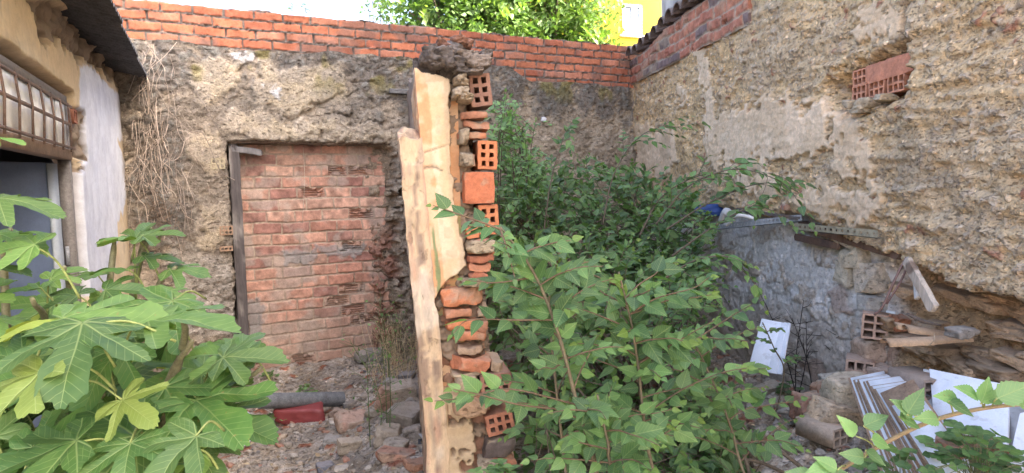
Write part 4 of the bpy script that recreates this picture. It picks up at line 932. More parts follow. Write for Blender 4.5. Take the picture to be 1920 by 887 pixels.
# big near leaves (px, py, depth, size px, tip direction, tilt)
for a in ((135, 655, 1.0, 215, -72, -.6, .3, .42, (330, 640)), (205, 590, 1.12, 200, 12, .2, .5, .25), (345, 598, 1.15, 190, 5, -.1, .55, .22), (85, 600, 1.15, 150, 175, .1, .92, .2), (150, 845, 1.05, 250, 200, -.2, .1, .75), (120, 800, 1.12, 150, 60, .3, .2, .5),
          (325, 860, 1.0, 150, 250, -.3, .45, .7), (20, 750, .95, 180, 255, -.2, .9, .6, (95, 735)), (250, 765, 1.05, 110, -35, -.3, .9, .8, (130, 725)), (468, 668, 1.3, 125, 15, .0, .6, .35), (405, 660, 1.35, 130, 170, .0, .5, .3), 
          (445, 790, 1.3, 150, -12, -.2, .1, .6), (385, 860, 1.2, 120, -60, -.2, .3, .6), (60, 700, 1.1, 170, 190, .0, .2, .5), (15, 470, 1.2, 130, -160, 0, .5, .3), (45, 375, 1.2, 120, -8, .1, .6, .12), (30, 450, 1.25, 120, -30, 0, .35, .3), (8, 500, 1.2, 90, 0, 0, .3, .2), (8, 262, 1.2, 60, 0, .1, .5, .15),
          (300, 440, 1.6, 80, 5, .1, .6, .14), (225, 445, 1.6, 85, 178, .1, .5, .12), (265, 432, 1.62, 70, 90, .5, .6, .2), (330, 552, 1.5, 70, -15, 0, .5, .4), (210, 505, 1.55, 75, 182, 0, .2, .2), (160, 512, 1.6, 66, 170, .1, .4, .2), (120, 508, 1.5, 66, 60, .3, .5, .2), (300, 480, 1.6, 75, 0, .1, .3, .2), (350, 505, 1.6, 80, -10, .1, .4, .25), (120, 548, 1.45, 80, 160, .1, .15, .3), (40, 545, 1.4, 90, 200, .0, .2, .3),
          (230, 540, 1.5, 76, 20, .1, .1, .4), (180, 610, 1.3, 120, 120, .3, .1, .3), (310, 850, 1.05, 100, 80, .2, .3, .4), (235, 870, 1.0, 130, -80, -.3, .1, .7), (420, 745, 1.3, 110, 30, 0, .3, .5), (330, 760, 1.25, 150, -60, -.2, .05, .6), (190, 700, 1.2, 150, -100, -.2, .05, .6), (60, 860, 1.0, 200, 215, -.2, .1, .7), (440, 700, 1.4, 90, 60, .2, .6, .4), (455, 640, 1.45, 80, 100, .3, .4, .3)):
    fig1(*a)
# the rest of the bush: older leaves further in
n = 0
while n < 130:
    px = rf.uniform(-60, 500); py = rf.uniform(470, 960)
    top = np.interp(px, [-60, 0, 120, 200, 330, 380, 430, 520], [520, 540, 560, 570, 600, 680, 720, 800]); rt = np.interp(py, [450, 600, 700, 820, 960], [300, 350, 420, 410, 370])
    if py < top or px > rt: continue
    D = rf.uniform(1.25, 2.15) + .0007 * (700 - py); sz = rf.uniform(.10, .19) * FPX / D
    if LEFT.far(*at(px, py, D)[:2]) < .14: D = max(1.2, D - .5)
    if LEFT.far(*at(px, py, D)[:2]) < .1: n += 1; continue
    fig1(px, py, D, sz, rf.uniform(-120, 200), rf.uniform(-.4, .4), rf.uniform(0, .8) if rf.random() > .08 else .93, rf.uniform(.15, .6)); n += 1
rootp = np.array([-1.38, 1.8, 0.0])
for (px, py, D, mid) in ((300, 445, 1.62, (255, 520, 1.65)), (270, 440, 1.62, (250, 560, 1.7)), (215, 450, 1.62, (205, 540, 1.65)), (120, 500, 1.5, (130, 600, 1.6)), (60, 560, 1.3, (90, 660, 1.5)), (490, 690, 1.35, (410, 780, 1.45)), (440, 800, 1.4, (360, 860, 1.5)), (360, 640, 1.25, (300, 760, 1.4)), (200, 620, 1.2, (190, 740, 1.35)), (20, 430, 1.3, (10, 560, 1.45)), (345, 590, 1.2, (330, 700, 1.35)), (330, 500, 1.6, (285, 580, 1.65))):
    e = at(px, py, D); m_ = at(*mid); P = spline([rootp + np.array([rf.uniform(-.15, .25), rf.uniform(-.15, .15), 0]), (rootp + m_) / 2 + np.array([0, 0, -.1]), m_, e], 6); V, F = tube(P, np.linspace(.016, .0045, len(P)), 7); WA.add(V, F, (.22, .21, .13))
WA.build('stems', M['bark'], figs); LA.build('leaves', M['fig'], figs)

# ================================================================== HACKBERRY SHRUBS RIGHT OF THE PARTITION
def sapling(name, label, root, pts, ls, twigs, r0=.011, lift=.0, tw=(.22, .4), nl=9, mat='hack', tpls=TOVS, seed=1, direct=9, up=None, twl=1.0, young=0.0, sprays=()):
    global NR
    NR = np.random.default_rng(seed); base = np.array([root[0], root[1], float(G(root[0], root[1])) - .03]); o = thing(name, label, 'shrub', base)
    LA = Acc(); WA = Acc(); P = spline([base] + [at(*p) for p in pts], 8); V, F = tube(P, np.linspace(r0, .0025, len(P)), 7); WA.add(V, F, (.17, .14, .09))
    sprig(LA, WA, P[int(len(P) * .45):][::4], .0035, .0016, direct, ls, tpls, spread=.9, droop=.1, up=up)
    for i in range(twigs):
        f = .30 + .66 * (i + NR.random()) / twigs; k = int(f * (len(P) - 1)); p = P[k]; a = i * 2.4 + NR.random()
        d = np.array([math.cos(a), math.sin(a) * .75 - .15, .35 + .3 * NR.random()]); L = (tw[0] + (tw[1] - tw[0]) * NR.random()) * (1.15 - .5 * f) * twl
        sprig(LA, WA, arc(p, d, L, .22), .0026, .001, nl, ls * NR.uniform(.7, 1.0), tpls, up=up)
    for s_ in sprays:
        pp = [at(*q) for q in s_[1:]]; sprig(LA, WA, pp, .0028, .001, s_[0], ls * .85, tpls, up=up, spread=.8)
    WA.build('stems', M['bark'], o); LA.build('leaves', M[mat], o); return o
upc = np.array([-.15, -.75, .8])
sapling('hackberry_sapling', 'tall leaning sapling whose brown stem crosses in front of the broken brick end', (.30, 1.75), ((1125, 930, 1.75), (1085, 770, 1.72), (1045, 620, 1.68), (1000, 510, 1.64), (938, 425, 1.6)), .062, 15, r0=.0075, seed=21, direct=20, up=upc, tw=(.16, .3),
        sprays=((9, (1040, 600, 1.67), (960, 600, 1.65), (880, 600, 1.62), (850, 625, 1.6)), (8, (1000, 520, 1.64), (930, 530, 1.62), (870, 525, 1.6)), (8, (940, 430, 1.6), (870, 405, 1.58), (812, 385, 1.56)), (10, (1085, 760, 1.72), (960, 730, 1.62), (880, 745, 1.52), (815, 752, 1.46)), (9, (1085, 770, 1.72), (980, 760, 1.6), (900, 740, 1.5), (850, 730, 1.45)), (6, (938, 430, 1.6), (950, 465, 1.55), (965, 520, 1.5))))
sapling('hackberry_sapling', 'upright sapling with toothed leaves standing centre right, left of the leaning tile panel', (.62, 1.95), ((1235, 920, 1.9), (1208, 790, 1.86), (1196, 680, 1.83), (1180, 590, 1.8), (1160, 510, 1.78)), .066, 18, r0=.0062, seed=22, direct=20, up=upc, tw=(.18, .34),
        sprays=((10, (1180, 590, 1.8), (1230, 560, 1.75), (1300, 540, 1.7), (1330, 520, 1.68)), (9, (1200, 680, 1.82), (1270, 640, 1.76), (1340, 600, 1.7)), (10, (1205, 780, 1.85), (1280, 730, 1.8), (1350, 700, 1.72), (1400, 690, 1.68)), (8, (1190, 620, 1.8), (1120, 590, 1.78), (1060, 570, 1.75))))
sapling('hackberry_sapling', 'short leafy sapling at the bottom edge between the two taller saplings', (.52, 1.8), ((1160, 920, 1.7), (1140, 830, 1.68), (1120, 740, 1.66)), .066, 10, r0=.006, seed=23, direct=14, up=upc, tw=(.15, .28))
sapling('hackberry_sapling', 'slim sapling reaching up beside the broken wall with drooping blue green leaves', (.22, 2.1), ((1060, 880, 2.1), (1040, 700, 2.1), (1030, 560, 2.1), (1050, 470, 2.05)), .062, 16, r0=.006, seed=24, direct=14, up=upc, tw=(.16, .3))
sapling('hackberry_sapling', 'bushy sapling low on the right, over the fallen tiles', (1.0, 2.3), ((1400, 900, 2.2), (1370, 800, 2.2), (1330, 700, 2.15), (1290, 620, 2.1)), .062, 16, r0=.006, seed=25, direct=12, up=upc, tw=(.2, .36),
        sprays=((9, (1300, 640, 2.1), (1360, 600, 2.1), (1410, 570, 2.05)),))
def mass(name, label, root, poly, D0, D1, ntw, ls, mat, seed, nst=9, tpls=TOV, nl=10, L=(.2, .4), shoots=(), rnd0=0.0, wood=(.14, .11, .08), cat='bush'):
    global NR
    NR = np.random.default_rng(seed); base = np.array([root[0], root[1], float(G(root[0], root[1])) - .03]); o = thing(name, label, cat, base)
    LA = Acc(); WA = Acc(); pa = np.array(poly, float); x0, y0 = pa.min(0); x1, y1 = pa.max(0); pts = []
    while len(pts) < ntw:
        c = NR.uniform((x0, y0), (x1, y1), (ntw * 3, 2)); k = sdf(c[:, 0], c[:, 1], poly); c = c[k > 0]
        for px, py in c:
            if len(pts) < ntw:
                f = (py - y0) / (y1 - y0); D = D0 * (1 - f) + D1 * f + NR.uniform(-.1, 1) ** 1.0 * (.9 + .4 * (1 - f)); q = at(px, py, D)
                if REAR.far(q[0], q[1]) < .12 or RIGHT.far(q[0], q[1]) < .08 or q[2] < float(G(q[0], q[1])) + .05: q = at(px, py, D0 * (1 - f) + D1 * f - .1)
                pts.append(q)
    pts = np.array(pts); tips = pts[NR.choice(len(pts), nst, replace=False)]; skel = []
    for e in tips:
        b = base + NR.normal(size=3) * (.2, .3, 0); P = spline([b, (b + e) / 2 + np.array([0, 0, .12]), e], 8); V, F = tube(P, np.linspace(.012, .003, len(P)), 6); WA.add(V, F, wood); skel.append(P[5:])
    skel = np.concatenate(skel)
    cen = pts.mean(0) - np.array([0, -.3, .5])
    for q in pts:
        k = np.argmin(((skel - q) ** 2).sum(1)); s0 = skel[k]; d = nrm(nrm(q - s0) * .6 + nrm(q - cen) * .7 + NR.normal(size=3) * .45 + np.array([0, 0, .3])); Lw = NR.uniform(*L)
        P = arc(q - d * Lw * .5, d, Lw, .25)
        if np.linalg.norm(q - s0) < .5: P = np.concatenate([[s0], P])
        sprig(LA, WA, P, .0024, .0009, nl, ls, tpls, start=.15, rnd0=rnd0, col=wood, jitter=.35, k=4)
    for s_ in shoots:
        pp = [at(*q) for q in s_[1:]]; sprig(LA, WA, pp, .006, .0012, s_[0], ls * 1.0, tpls, spread=.75, rnd0=rnd0, col=wood, start=.05)
        S = spline(pp, 4)
        for q in range(2, len(S) - 2, 2):
            sprig(LA, WA, arc(S[q], nrm(S[q + 1] - S[q]) + NR.normal(size=3) * .5, .16 + .1 * NR.random(), .3), .002, .0008, 7, ls * .85, tpls, rnd0=rnd0, col=wood)
    WA.build('branches', M['bark'], o); LA.build('leaves', M[mat], o); return o
mass('hackberry_bush', 'dense dark green bush filling the middle of the yard in front of the far corner', (.85, 4.2), [(925, 345), (990, 320), (1100, 300), (1200, 320), (1290, 345), (1330, 400), (1340, 480), (1310, 560), (1200, 600), (950, 600), (925, 500)], 5.1, 3.5, 720, .070, 'hackfar', 31, nst=22,
     shoots=((22, (1130, 420, 4.4), (1150, 330, 4.5), (1190, 265, 4.5), (1240, 238, 4.45), (1300, 243, 4.4)), (20, (1230, 420, 4.0), (1290, 350, 3.9), (1370, 318, 3.7), (1440, 330, 3.5), (1498, 362, 3.4)), (18, (1250, 430, 3.9), (1330, 380, 3.8), (1420, 345, 3.6), (1490, 350, 3.45)), (16, (1020, 430, 4.6), (1035, 330, 4.7), (1060, 250, 4.8), (1075, 240, 4.8)), (16, (1200, 440, 4.0), (1240, 370, 4.0), (1310, 330, 3.9), (1390, 325, 3.7)), (14, (1260, 480, 3.6), (1330, 430, 3.5), (1400, 390, 3.4), (1440, 385, 3.35))))
mass('hackberry_bush', 'broad low mass of glossy leaves spreading from the broken wall to the tile panel', (.75, 3.0), [(930, 470), (1060, 440), (1200, 460), (1310, 500), (1345, 560), (1350, 640), (1350, 740), (1390, 800), (1380, 900), (1000, 920), (940, 760), (925, 600)], 3.4, 2.3, 380, .062, 'hack', 32, nst=18,
     shoots=((14, (1250, 520, 2.9), (1300, 490, 2.8), (1360, 480, 2.7), (1400, 500, 2.65)),))
mass('hackberry_bush', 'low shaded shrub creeping over the rubble floor at the bottom right of the leafy mass', (1.15, 2.7), [(1270, 700), (1360, 720), (1400, 790), (1430, 880), (1380, 930), (1200, 930), (1220, 780)], 2.9, 2.3, 70, .065, 'hackfar', 33, nst=7)
mass('robinia_shoot', 'pale feathery green shoots climbing the far wall just right of the broken end', (-.1, 5.4), [(925, 185), (960, 180), (985, 230), (1010, 300), (1060, 330), (1000, 380), (925, 380)], 5.2, 4.9, 130, .055, 'pale', 34, nst=9, tpls=TLOW, nl=13, L=(.2, .36), shoots=((20, (935, 420, 5.2), (940, 300, 5.2), (945, 220, 5.2), (950, 180, 5.2)), (16, (980, 420, 5.1), (990, 320, 5.1), (1000, 250, 5.1), (1005, 225, 5.1))), cat='shrub')
# small young plants by the footing
sapling('hackberry_sapling', 'thin seedling with yellow green tips between the tile panel and the footing', (1.38, 3.5), ((1470, 700, 3.4), (1450, 650, 3.3), (1430, 605, 3.2)), .05, 3, r0=.004, seed=27, direct=8, tpls=TOV, tw=(.08, .16))
# foreground branch, bottom right
NR = np.random.default_rng(41); LA = Acc(); WA = Acc(); Pb = [at(1500, 930, 1.05), at(1600, 865, 1.02), at(1720, 800, .98), at(1830, 768, .95), at(1960, 757, .92), at(2150, 765, .9)]
o = thing('hackberry_branch', 'near arching branch with jagged light green leaves across the bottom right corner', 'branch', Pb[0]); S = spline(Pb, 8)
V, F = tube(S, np.linspace(.0038, .0024, len(S)), 8); WA.add(V, F, (.28, .21, .12))
for (px, py, D, sz, tip, rn) in ((1590, 800, 1.0, 62, 125, .8), (1640, 790, .98, 70, 20, .3), (1600, 855, 1.0, 62, 170, .6), (1550, 870, 1.0, 62, 150, .7), (1535, 880, 1.0, 60, 200, .5), (1650, 830, .98, 60, -25, .2), (1695, 765, .96, 66, 140, .75), (1715, 755, .95, 74, 65, .3), (1780, 745, .95, 60, 160, .5), (1705, 790, .96, 70, -28, .1), (1740, 785, .96, 62, 175, .7), (1815, 735, .93, 66, 150, .2), (1850, 735, .93, 70, 60, .35), (1800, 765, .94, 64, -35, .15), (1870, 745, .93, 60, 10, .4), (1900, 735, .9, 90, 30, .75), (1925, 760, .9, 60, -10, .4), (1570, 890, 1.0, 60, 0, .3), (1640, 858, .99, 56, -40, .3), (1500, 890, 1.02, 60, 170, .6)):
    t = CR_ * math.cos(R(tip)) + Y3 * math.sin(R(tip)) * .9 + np.array([0, NR.uniform(-.25, .25), 0]); u = nrm(np.array([NR.normal() * .25, -.75, .75 + NR.normal() * .2]))
    c = at(px, py, D); t = nrm(t); s = sz * .8 * D / FPX; b = c - t * s * .45; put(LA, TOVS[NR.integers(0, 3)], [b], [t], [u], [s], [rn])
    k = np.argmin(((S - b) ** 2).sum(1)); V, F = tube([b, (b + S[k]) / 2 + Y3 * .003, S[k]], .0012, 5); WA.add(V, F, (.3, .32, .12))
WA.build('twig', M['bark'], o); LA.build('leaves', M['pale'], o)
# round leaved low plants among the white boards
def clump(name, label, c, rad, n, ls, seed, mat='hackfar', hgt=.16, tp=None):
    NR_ = np.random.default_rng(seed); c = np.array(c); o = thing(name, label, 'plant', c); LA = Acc(); WA = Acc()
    for i in range(n):
        a = NR_.uniform(0, 6.28); r_ = rad * math.sqrt(NR_.random()); e = c + np.array([math.cos(a) * r_, math.sin(a) * r_, hgt * (1.15 - .6 * r_ / rad) * NR_.uniform(.6, 1.15)])
        P = spline([c + NR_.normal(size=3) * (.02, .02, 0), (c + e) / 2 + np.array([0, 0, hgt * .3]), e], 4); V, F = tube(P, .0012, 4, cap=False); WA.add(V, F, (.2, .2, .1))
        for j in range(3):
            d = np.array([math.cos(a + j * 2.1), math.sin(a + j * 2.1), .15]); put(LA, (tp or TROUND), [e], [d], [np.array([0, -.3, 1]) + NR_.normal(size=3) * .25], [ls * NR_.uniform(.7, 1.1)], [NR_.uniform(0, .84) if NR_.random() > .06 else .95])
    WA.build('stems', M['bark'], o); LA.build('leaves', M[mat], o); return o
TROUND = ovate(8, .5, 0, .1, .15, 1.0)
for k, (px, py, D, rad, n, lab) in enumerate(((1835, 880, 1.95, .17, 60, 'clump of small round leaves in front of the white boards at the right edge'), (1800, 850, 2.2, .12, 36, 'low round leaved plant tucked beside the leaning board stack'), (1690, 905, 2.2, .14, 30, 'round leaved weeds at the foot of the board stack'))):
    clump('leafy_weed', lab, at(px, py, D) - Y3 * .10, rad, n, .034, 60 + k, hgt=.2)
clump('leafy_weed', 'small green weed growing beside the grey pipe', gp(575, 745), .07, 14, .03, 70, hgt=.10)
clump('leafy_weed', 'small green weed beside the red lump on the rubble', gp(520, 795), .09, 16, .03, 71, hgt=.10)
clump('leafy_weed', 'green seedling at the very bottom against the broken wall end', at(930, 884, 2.2) - Y3 * .05, .08, 12, .04, 72, hgt=.08, tp=TOV[0], mat='pale')
clump('leafy_weed', 'little weed on the door sill left of the pipe', gp(505, 715), .07, 12, .028, 73, hgt=.09)
clump('leafy_weed', 'small weed beside the grey brick and footing', gp(1480, 745), .07, 12, .03, 74, hgt=.09)

# weeds: tall green stalks, dry stalks
def stalks(name, label, c, n, h, seed, col, spread=.05, r=.0022, bend=.15, side=8, sl=.07, leafy=None, leaves=0, ls=.02, cat='weed', down=False):
    q = np.random.default_rng(seed); c = np.array(c, float); A = Acc(); LA = Acc()
    o = thing(name, label, cat, c)
    for i in range(n):
        b = c + np.array([q.normal() * spread, q.normal() * spread, -.02 if not down else 0]); d = np.array([q.normal() * bend, q.normal() * bend, 1 if not down else -1]); hh = h * q.uniform(.6, 1.1)
        P = spline([b, b + d * hh * .5 + q.normal(size=3) * .02, b + d * hh + q.normal(size=3) * hh * .08], 7); V, F = tube(P, np.linspace(r, r * .35, len(P)), 5); A.add(V, F, np.array(col) * q.uniform(.8, 1.2))
        for j in range(side):
            k = q.integers(len(P) // 4, len(P) - 1); e = P[k] + np.array([q.normal(), q.normal() * .7, q.uniform(.2, 1.1)]) * sl * q.uniform(.5, 1.2); V, F = tube([P[k], (P[k] + e) / 2 + q.normal(size=3) * .006, e], [r * .5, r * .4, r * .25], 4); A.add(V, F, np.array(col) * q.uniform(.8, 1.2))
            if leaves: put(LA, TLOW[0], np.repeat([e], leaves, 0) + q.normal(size=(leaves, 3)) * .012, q.normal(size=(leaves, 3)) + (0, 0, .3), q.normal(size=(leaves, 3)) + (0, -.4, 1), ls * q.uniform(.6, 1.2, leaves), q.uniform(0, .8, leaves))
    A.build('stalks', M['bark'], o)
    if leaves: LA.build('leaves', M['pale'], o)
    return o
stalks('tall_weed', 'tall thin green weed rising from the rubble in front of the bricked doorway', gp(715, 830), 4, .85, 81, (.14, .19, .08), .05, .003, .05, 16, .09, leaves=1, ls=.022)
stalks('tall_weed', 'straggly green weed by the right foot of the bricked doorway', gp(735, 720), 5, .7, 82, (.17, .19, .09), .07, .0026, .12, 14, .10, leaves=1, ls=.02)
stalks('dry_grass', 'tuft of straw coloured dry grass in the corner beside the partition', gp(748, 712), 60, .5, 83, (.60, .49, .30), .08, .0018, .26, 3, .06, cat='grass')
stalks('dry_weed', 'bare dark dead stems standing before the whitewashed footing', gp(1540, 745), 4, .8, 84, (.05, .04, .035), .10, .0042, .10, 20, .075)
stalks('dry_weed', 'forked dark dead stem leaning left in front of the footing', gp(1500, 750), 2, .55, 85, (.05, .04, .035), .05, .0045, .35, 12, .07)
q = REAR.px(300, 130) + REAR.n * .05
A = Acc(); rq = np.random.default_rng(88); o = thing('dead_vine', 'tangle of dry hanging vine stems on the rear wall beside the outhouse', 'vine', REAR.px(300, 440))
for i in range(80):
    px = rq.normal(290, 26); py = rq.uniform(80, 330); L = rq.uniform(.2, .8); a, z = REAR.sz(px, py); pts = []; s = a; dx = rq.normal() * .35
    for j in range(7): pts.append(REAR.P(s, z - L * j / 6 * rq.uniform(.8, 1.2), .05 + .05 * math.sin(j * .9 + i))); s += dx * L / 6 + rq.normal() * .022
    V, F = tube(spline(pts, 4), rq.uniform(.0014, .0035), 4, cap=False); A.add(V, F, np.array((.46, .38, .31)) * rq.uniform(.6, 1.3))
A.build('stems', M['bark'], o)
q = REAR.px(300, 410); A = Acc()
for i in range(50):
    P = [q + rq.normal(size=3) * (.07, .03, .10) + REAR.n * .06]; 
    for j in range(3): P.append(P[-1] + rq.normal(size=3) * .045)
    V, F = tube(spline(P, 3), .0014, 4, cap=False); A.add(V, F, np.array((.24, .17, .12)) * rq.uniform(.7, 1.3))
A.build('dead_clump', M['bark'], o)
A = Acc(); V, F = tube(spline([REAR.px(574, 275) - REAR.n * .13, REAR.px(576, 340) - REAR.n * .12, REAR.px(572, 420) - REAR.n * .13], 5), .002, 4); A.add(V, F, (.5, .42, .32)); tag(A.build('wire', M['metal']), 'thin pale wire hanging over the bricks of the blocked doorway', 'wire')

# ================================================================== TREES BEHIND THE WALL
def tree(name, label, x, y, h, crown, seed, nleaf, ls, mat='treeleaf', trunk=.16):
    q = np.random.default_rng(seed); o = thing(name, label, 'tree', (x, y, 0), 'trees beyond the brick wall'); A = Acc(); cen = np.array([x, y, h - crown[2]])
    P = spline([(x, y, 0), (x + .1, y, h * .35), (x - .05, y + .1, h * .75)], 6); V, F = tube(P, np.linspace(trunk, trunk * .4, len(P)), 9); A.add(V, F, (.14, .11, .085)); LA = Acc(); tips = []
    for i in range(34):
        d = q.normal(size=3); d = d / np.linalg.norm(d) * q.uniform(.45, 1) ; e = cen + d * np.array(crown); k = int(q.uniform(.35, 1) * (len(P) - 1)); V, F = tube(spline([P[k], (P[k] + e) / 2 + q.normal(size=3) * .15, e], 5), np.linspace(trunk * .3, .012, 11), 5); A.add(V, F, (.14, .11, .085)); tips.append(e)
    tips = np.array(tips); per = nleaf // (len(tips) * 3 * 11)
    pos = []; yd = []
    for e in tips:
        for c in range(3 * per):
            s = e + q.normal(size=3) * np.array(crown) * .20; d = nrm(q.normal(size=3) + (0, 0, -.25)); L = ls * 5
            tt = np.linspace(.1, 1, 11)[:, None]; pp = s + d * L * tt + np.array([0, 0, -1]) * .25 * L * tt ** 2; sd_ = nrm(np.cross(d, q.normal(size=3))); sg = np.where(np.arange(11) % 2, 1, -1)[:, None]
            pos.append(pp); yd.append(sd_ * sg + d * .35)
    pos = np.concatenate(pos); yd = np.concatenate(yd); n = len(pos); put(LA, TLOW[0], pos, yd, q.normal(size=(n, 3)) * .5 + (0, -.2, 1), ls * q.uniform(.7, 1.25, n), np.repeat(q.uniform(0, 1, n // 11), 11) * .9)
    A.build('trunk', M['bark'], o); LA.build('crown', M[mat], o)
tree('robinia_tree', 'bushy yellow green tree above the wall, leftmost of the three', -.95, 11.6, 6.6, (1.0, 1.3, 2.3), 101, 15000, .10)
tree('robinia_tree', 'wide bright green tree directly behind the middle of the brick coping', .15, 12.2, 7.0, (1.15, 1.4, 2.7), 102, 19000, .10)
tree('robinia_tree', 'sunlit green tree in front of the yellow apartment block', .82, 12.0, 6.6, (.85, 1.2, 2.5), 103, 15000, .10)
mass('robinia_shoot', 'small feathery green shoot peeping over the wall left of the trees', (-1.55, 8.2), [(680, -10), (720, 5), (730, 35), (700, 35)], 8.0, 8.0, 10, .06, 'pale', 104, nst=3, tpls=TLOW, nl=12, L=(.25, .4), cat='shrub')
for k, (px, lab) in enumerate(((548, 'tiny green weed on top of the orange bricks, left one'), (572, 'tiny green weed on top of the orange bricks, right one'))):
    pp = REAR.px(px, 19) ; clump('wall_weed', lab, np.array([pp[0], pp[1], 3.06]), .05, 8, .03, 110 + k, mat='pale', hgt=.09, tp=TLOW[0])

# ================================================================== RUBBLE AND LITTER
GN = np.array([0, 0, 1.0])
def lump(name, label, cat, px, py, size, col, seed, kind='rock', yaw=0, pitch=0, roll=0, group=None, lift=None, mat='stone', amp=.05, q=None, chop=.15):
    p = gp(px, py) if q is None else np.array(q); size = np.array(size) * (.78 if q is None else .82); A = Acc(); V, F = rock(size, seed, amp=amp) if kind == 'rock' else rbox(size, 20, .005, 20, seed, chop)
    c = np.tile(np.array(col, float), (len(V), 1)); k = fbm(V[:, 0], V[:, 1], V[:, 2], 9, 3, seed + 1); c = mx(c, (.36, .30, .23), ss(.15, .5, k) * .6)
    V = V @ rot(roll, pitch, yaw).T; lift = (V[:, 2].max() - V[:, 2].min()) * .30 if lift is None else lift
    A.add(V + p + Y3 * lift, F, c); return tag(A.build(name, M[mat]), label, cat, group)
TAN = (.48, .40, .31); PINK = (.50, .31, .23); GREY = (.34, .33, .31); BRK = (.48, .24, .16)
H_ = lambda *a, **k: lump(*a, **k)
H_('broken_brick', 'large flat pinkish brick slab lying in the middle of the left rubble', 'brick', 662, 800, (.27, .24, .10), PINK, 401, 'box', 25, 4, 8)
H_('masonry_chunk', 'pale cornered block just below the large pinkish slab', 'rubble', 655, 845, (.17, .10, .10), TAN, 402, 'box', 35, 5, 6)
H_('masonry_chunk', 'bluish grey chip left of the pale cornered block', 'rubble', 625, 832, (.13, .12, .06), GREY, 403, 'box', 5, 10)
H_('masonry_chunk', 'big pale block highest in the heap against the partition', 'rubble', 757, 748, (.20, .19, .15), TAN, 404, 'box', 15, -8, 6)
H_('masonry_chunk', 'reddish brown slab standing on edge left of the highest pale block', 'rubble', 728, 765, (.17, .08, .20), PINK, 405, 'box', 30, 15, 12)
H_('masonry_chunk', 'blocky pale stone in the middle of the heap beside the partition', 'rubble', 762, 800, (.22, .2, .17), (.36, .31, .26), 406, 'box', -20, 6, 10)
H_('masonry_chunk', 'rounded pale stone left of the blocky stone in the heap', 'rubble', 728, 828, (.16, .15, .12), TAN, 407)
H_('masonry_chunk', 'small pale stone wedged under the blocky stone of the heap', 'rubble', 742, 845, (.12, .12, .09), (.40, .35, .29), 408)
H_('broken_brick', 'flat red brick piece low in the heap near the black plastic', 'brick', 742, 862, (.22, .16, .06), BRK, 409, 'box', -10, 6, -6)
H_('broken_brick', 'wedge of red tile at the bottom beside the black plastic', 'brick', 785, 878, (.16, .13, .05), (.45, .24, .15), 410, 'box', 40, 12, 0)
H_('masonry_chunk', 'grey stone at the top left of the heap by the dry grass', 'rubble', 735, 728, (.15, .12, .10), GREY, 411)
H_('masonry_chunk', 'dark stone lying under the dry grass', 'rubble', 700, 692, (.16, .1, .09), (.15, .15, .155), 412)
H_('masonry_chunk', 'light grey stone behind the highest pale block', 'rubble', 762, 715, (.14, .12, .09), (.33, .32, .31), 413)
H_('masonry_chunk', 'brownish rough stone between the pipe end and the pinkish slab', 'rubble', 635, 783, (.15, .10, .09), (.30, .22, .17), 414)
H_('masonry_chunk', 'small dark cornered stone at the open end of the pipe', 'rubble', 655, 765, (.11, .09, .07), (.20, .19, .18), 415, 'box', 20)
H_('masonry_chunk', 'whitish flake lying right against the pipe end', 'rubble', 632, 758, (.12, .08, .05), (.48, .45, .41), 416)
H_('masonry_chunk', 'cracked pale stone at the foot of the partition', 'rubble', 775, 822, (.13, .12, .1), (.38, .33, .28), 417)
H_('masonry_chunk', 'flat grey flake left of the tall green weed', 'rubble', 690, 745, (.12, .09, .04), (.33, .30, .27), 418)
H_('masonry_chunk', 'long pale stone lying between the weed and the heap', 'rubble', 702, 780, (.13, .08, .07), (.36, .33, .28), 419)
H_('masonry_chunk', 'blue grey chip at the bottom edge of the left rubble', 'rubble', 610, 880, (.12, .1, .05), (.21, .22, .26), 420, 'box', 30)
H_('masonry_chunk', 'whitish chip beside the blue grey chip at the bottom', 'rubble', 640, 882, (.09, .07, .04), (.46, .42, .37), 421)
H_('masonry_chunk', 'flat stone at left behind the fig leaves, before the sill', 'rubble', 455, 745, (.2, .14, .08), TAN, 422)
H_('broken_brick', 'pinkish brick half hidden by the fig leaves', 'brick', 350, 700, (.16, .1, .08), PINK, 423, 'box', 20)
H_('masonry_chunk', 'pale stone among the fig stems left of the pipe', 'rubble', 430, 715, (.15, .1, .06), (.40, .34, .27), 424)
# black plastic sheet leaning at the bottom
def plate(name, label, cat, P4, th, col, mat='panel', parent=None, mods=.0015, sub=None):
    P = [np.array(p, float) for p in P4]; nn = nrm(np.cross(P[1] - P[0], P[3] - P[0])); A = Acc(); V = np.array(P + [p - nn * th for p in P])
    A.add(V, np.array([[0, 1, 2, 3], [7, 6, 5, 4], [0, 4, 5, 1], [1, 5, 6, 2], [2, 6, 7, 3], [3, 7, 4, 0]]), col); o = A.build(name, M[mat], parent, smooth=False, mods=mods); 
    if parent is None: tag(o, label, cat)
    return o
plate('roof_slate', 'dark grey slate leaning at the bottom beside the partition foot', 'slate', [at(782, 905, 3.0), at(838, 915, 2.9), at(812, 850, 3.25), at(784, 815, 3.4)], .012, (.085, .09, .10))
plate('glass_strip', 'thin glinting strip lying along the edge of the dark slate', 'strip', [at(785, 815, 3.36), at(790, 815, 3.36), at(858, 900, 2.8), at(850, 902, 2.8)], .006, (.5, .5, .5))
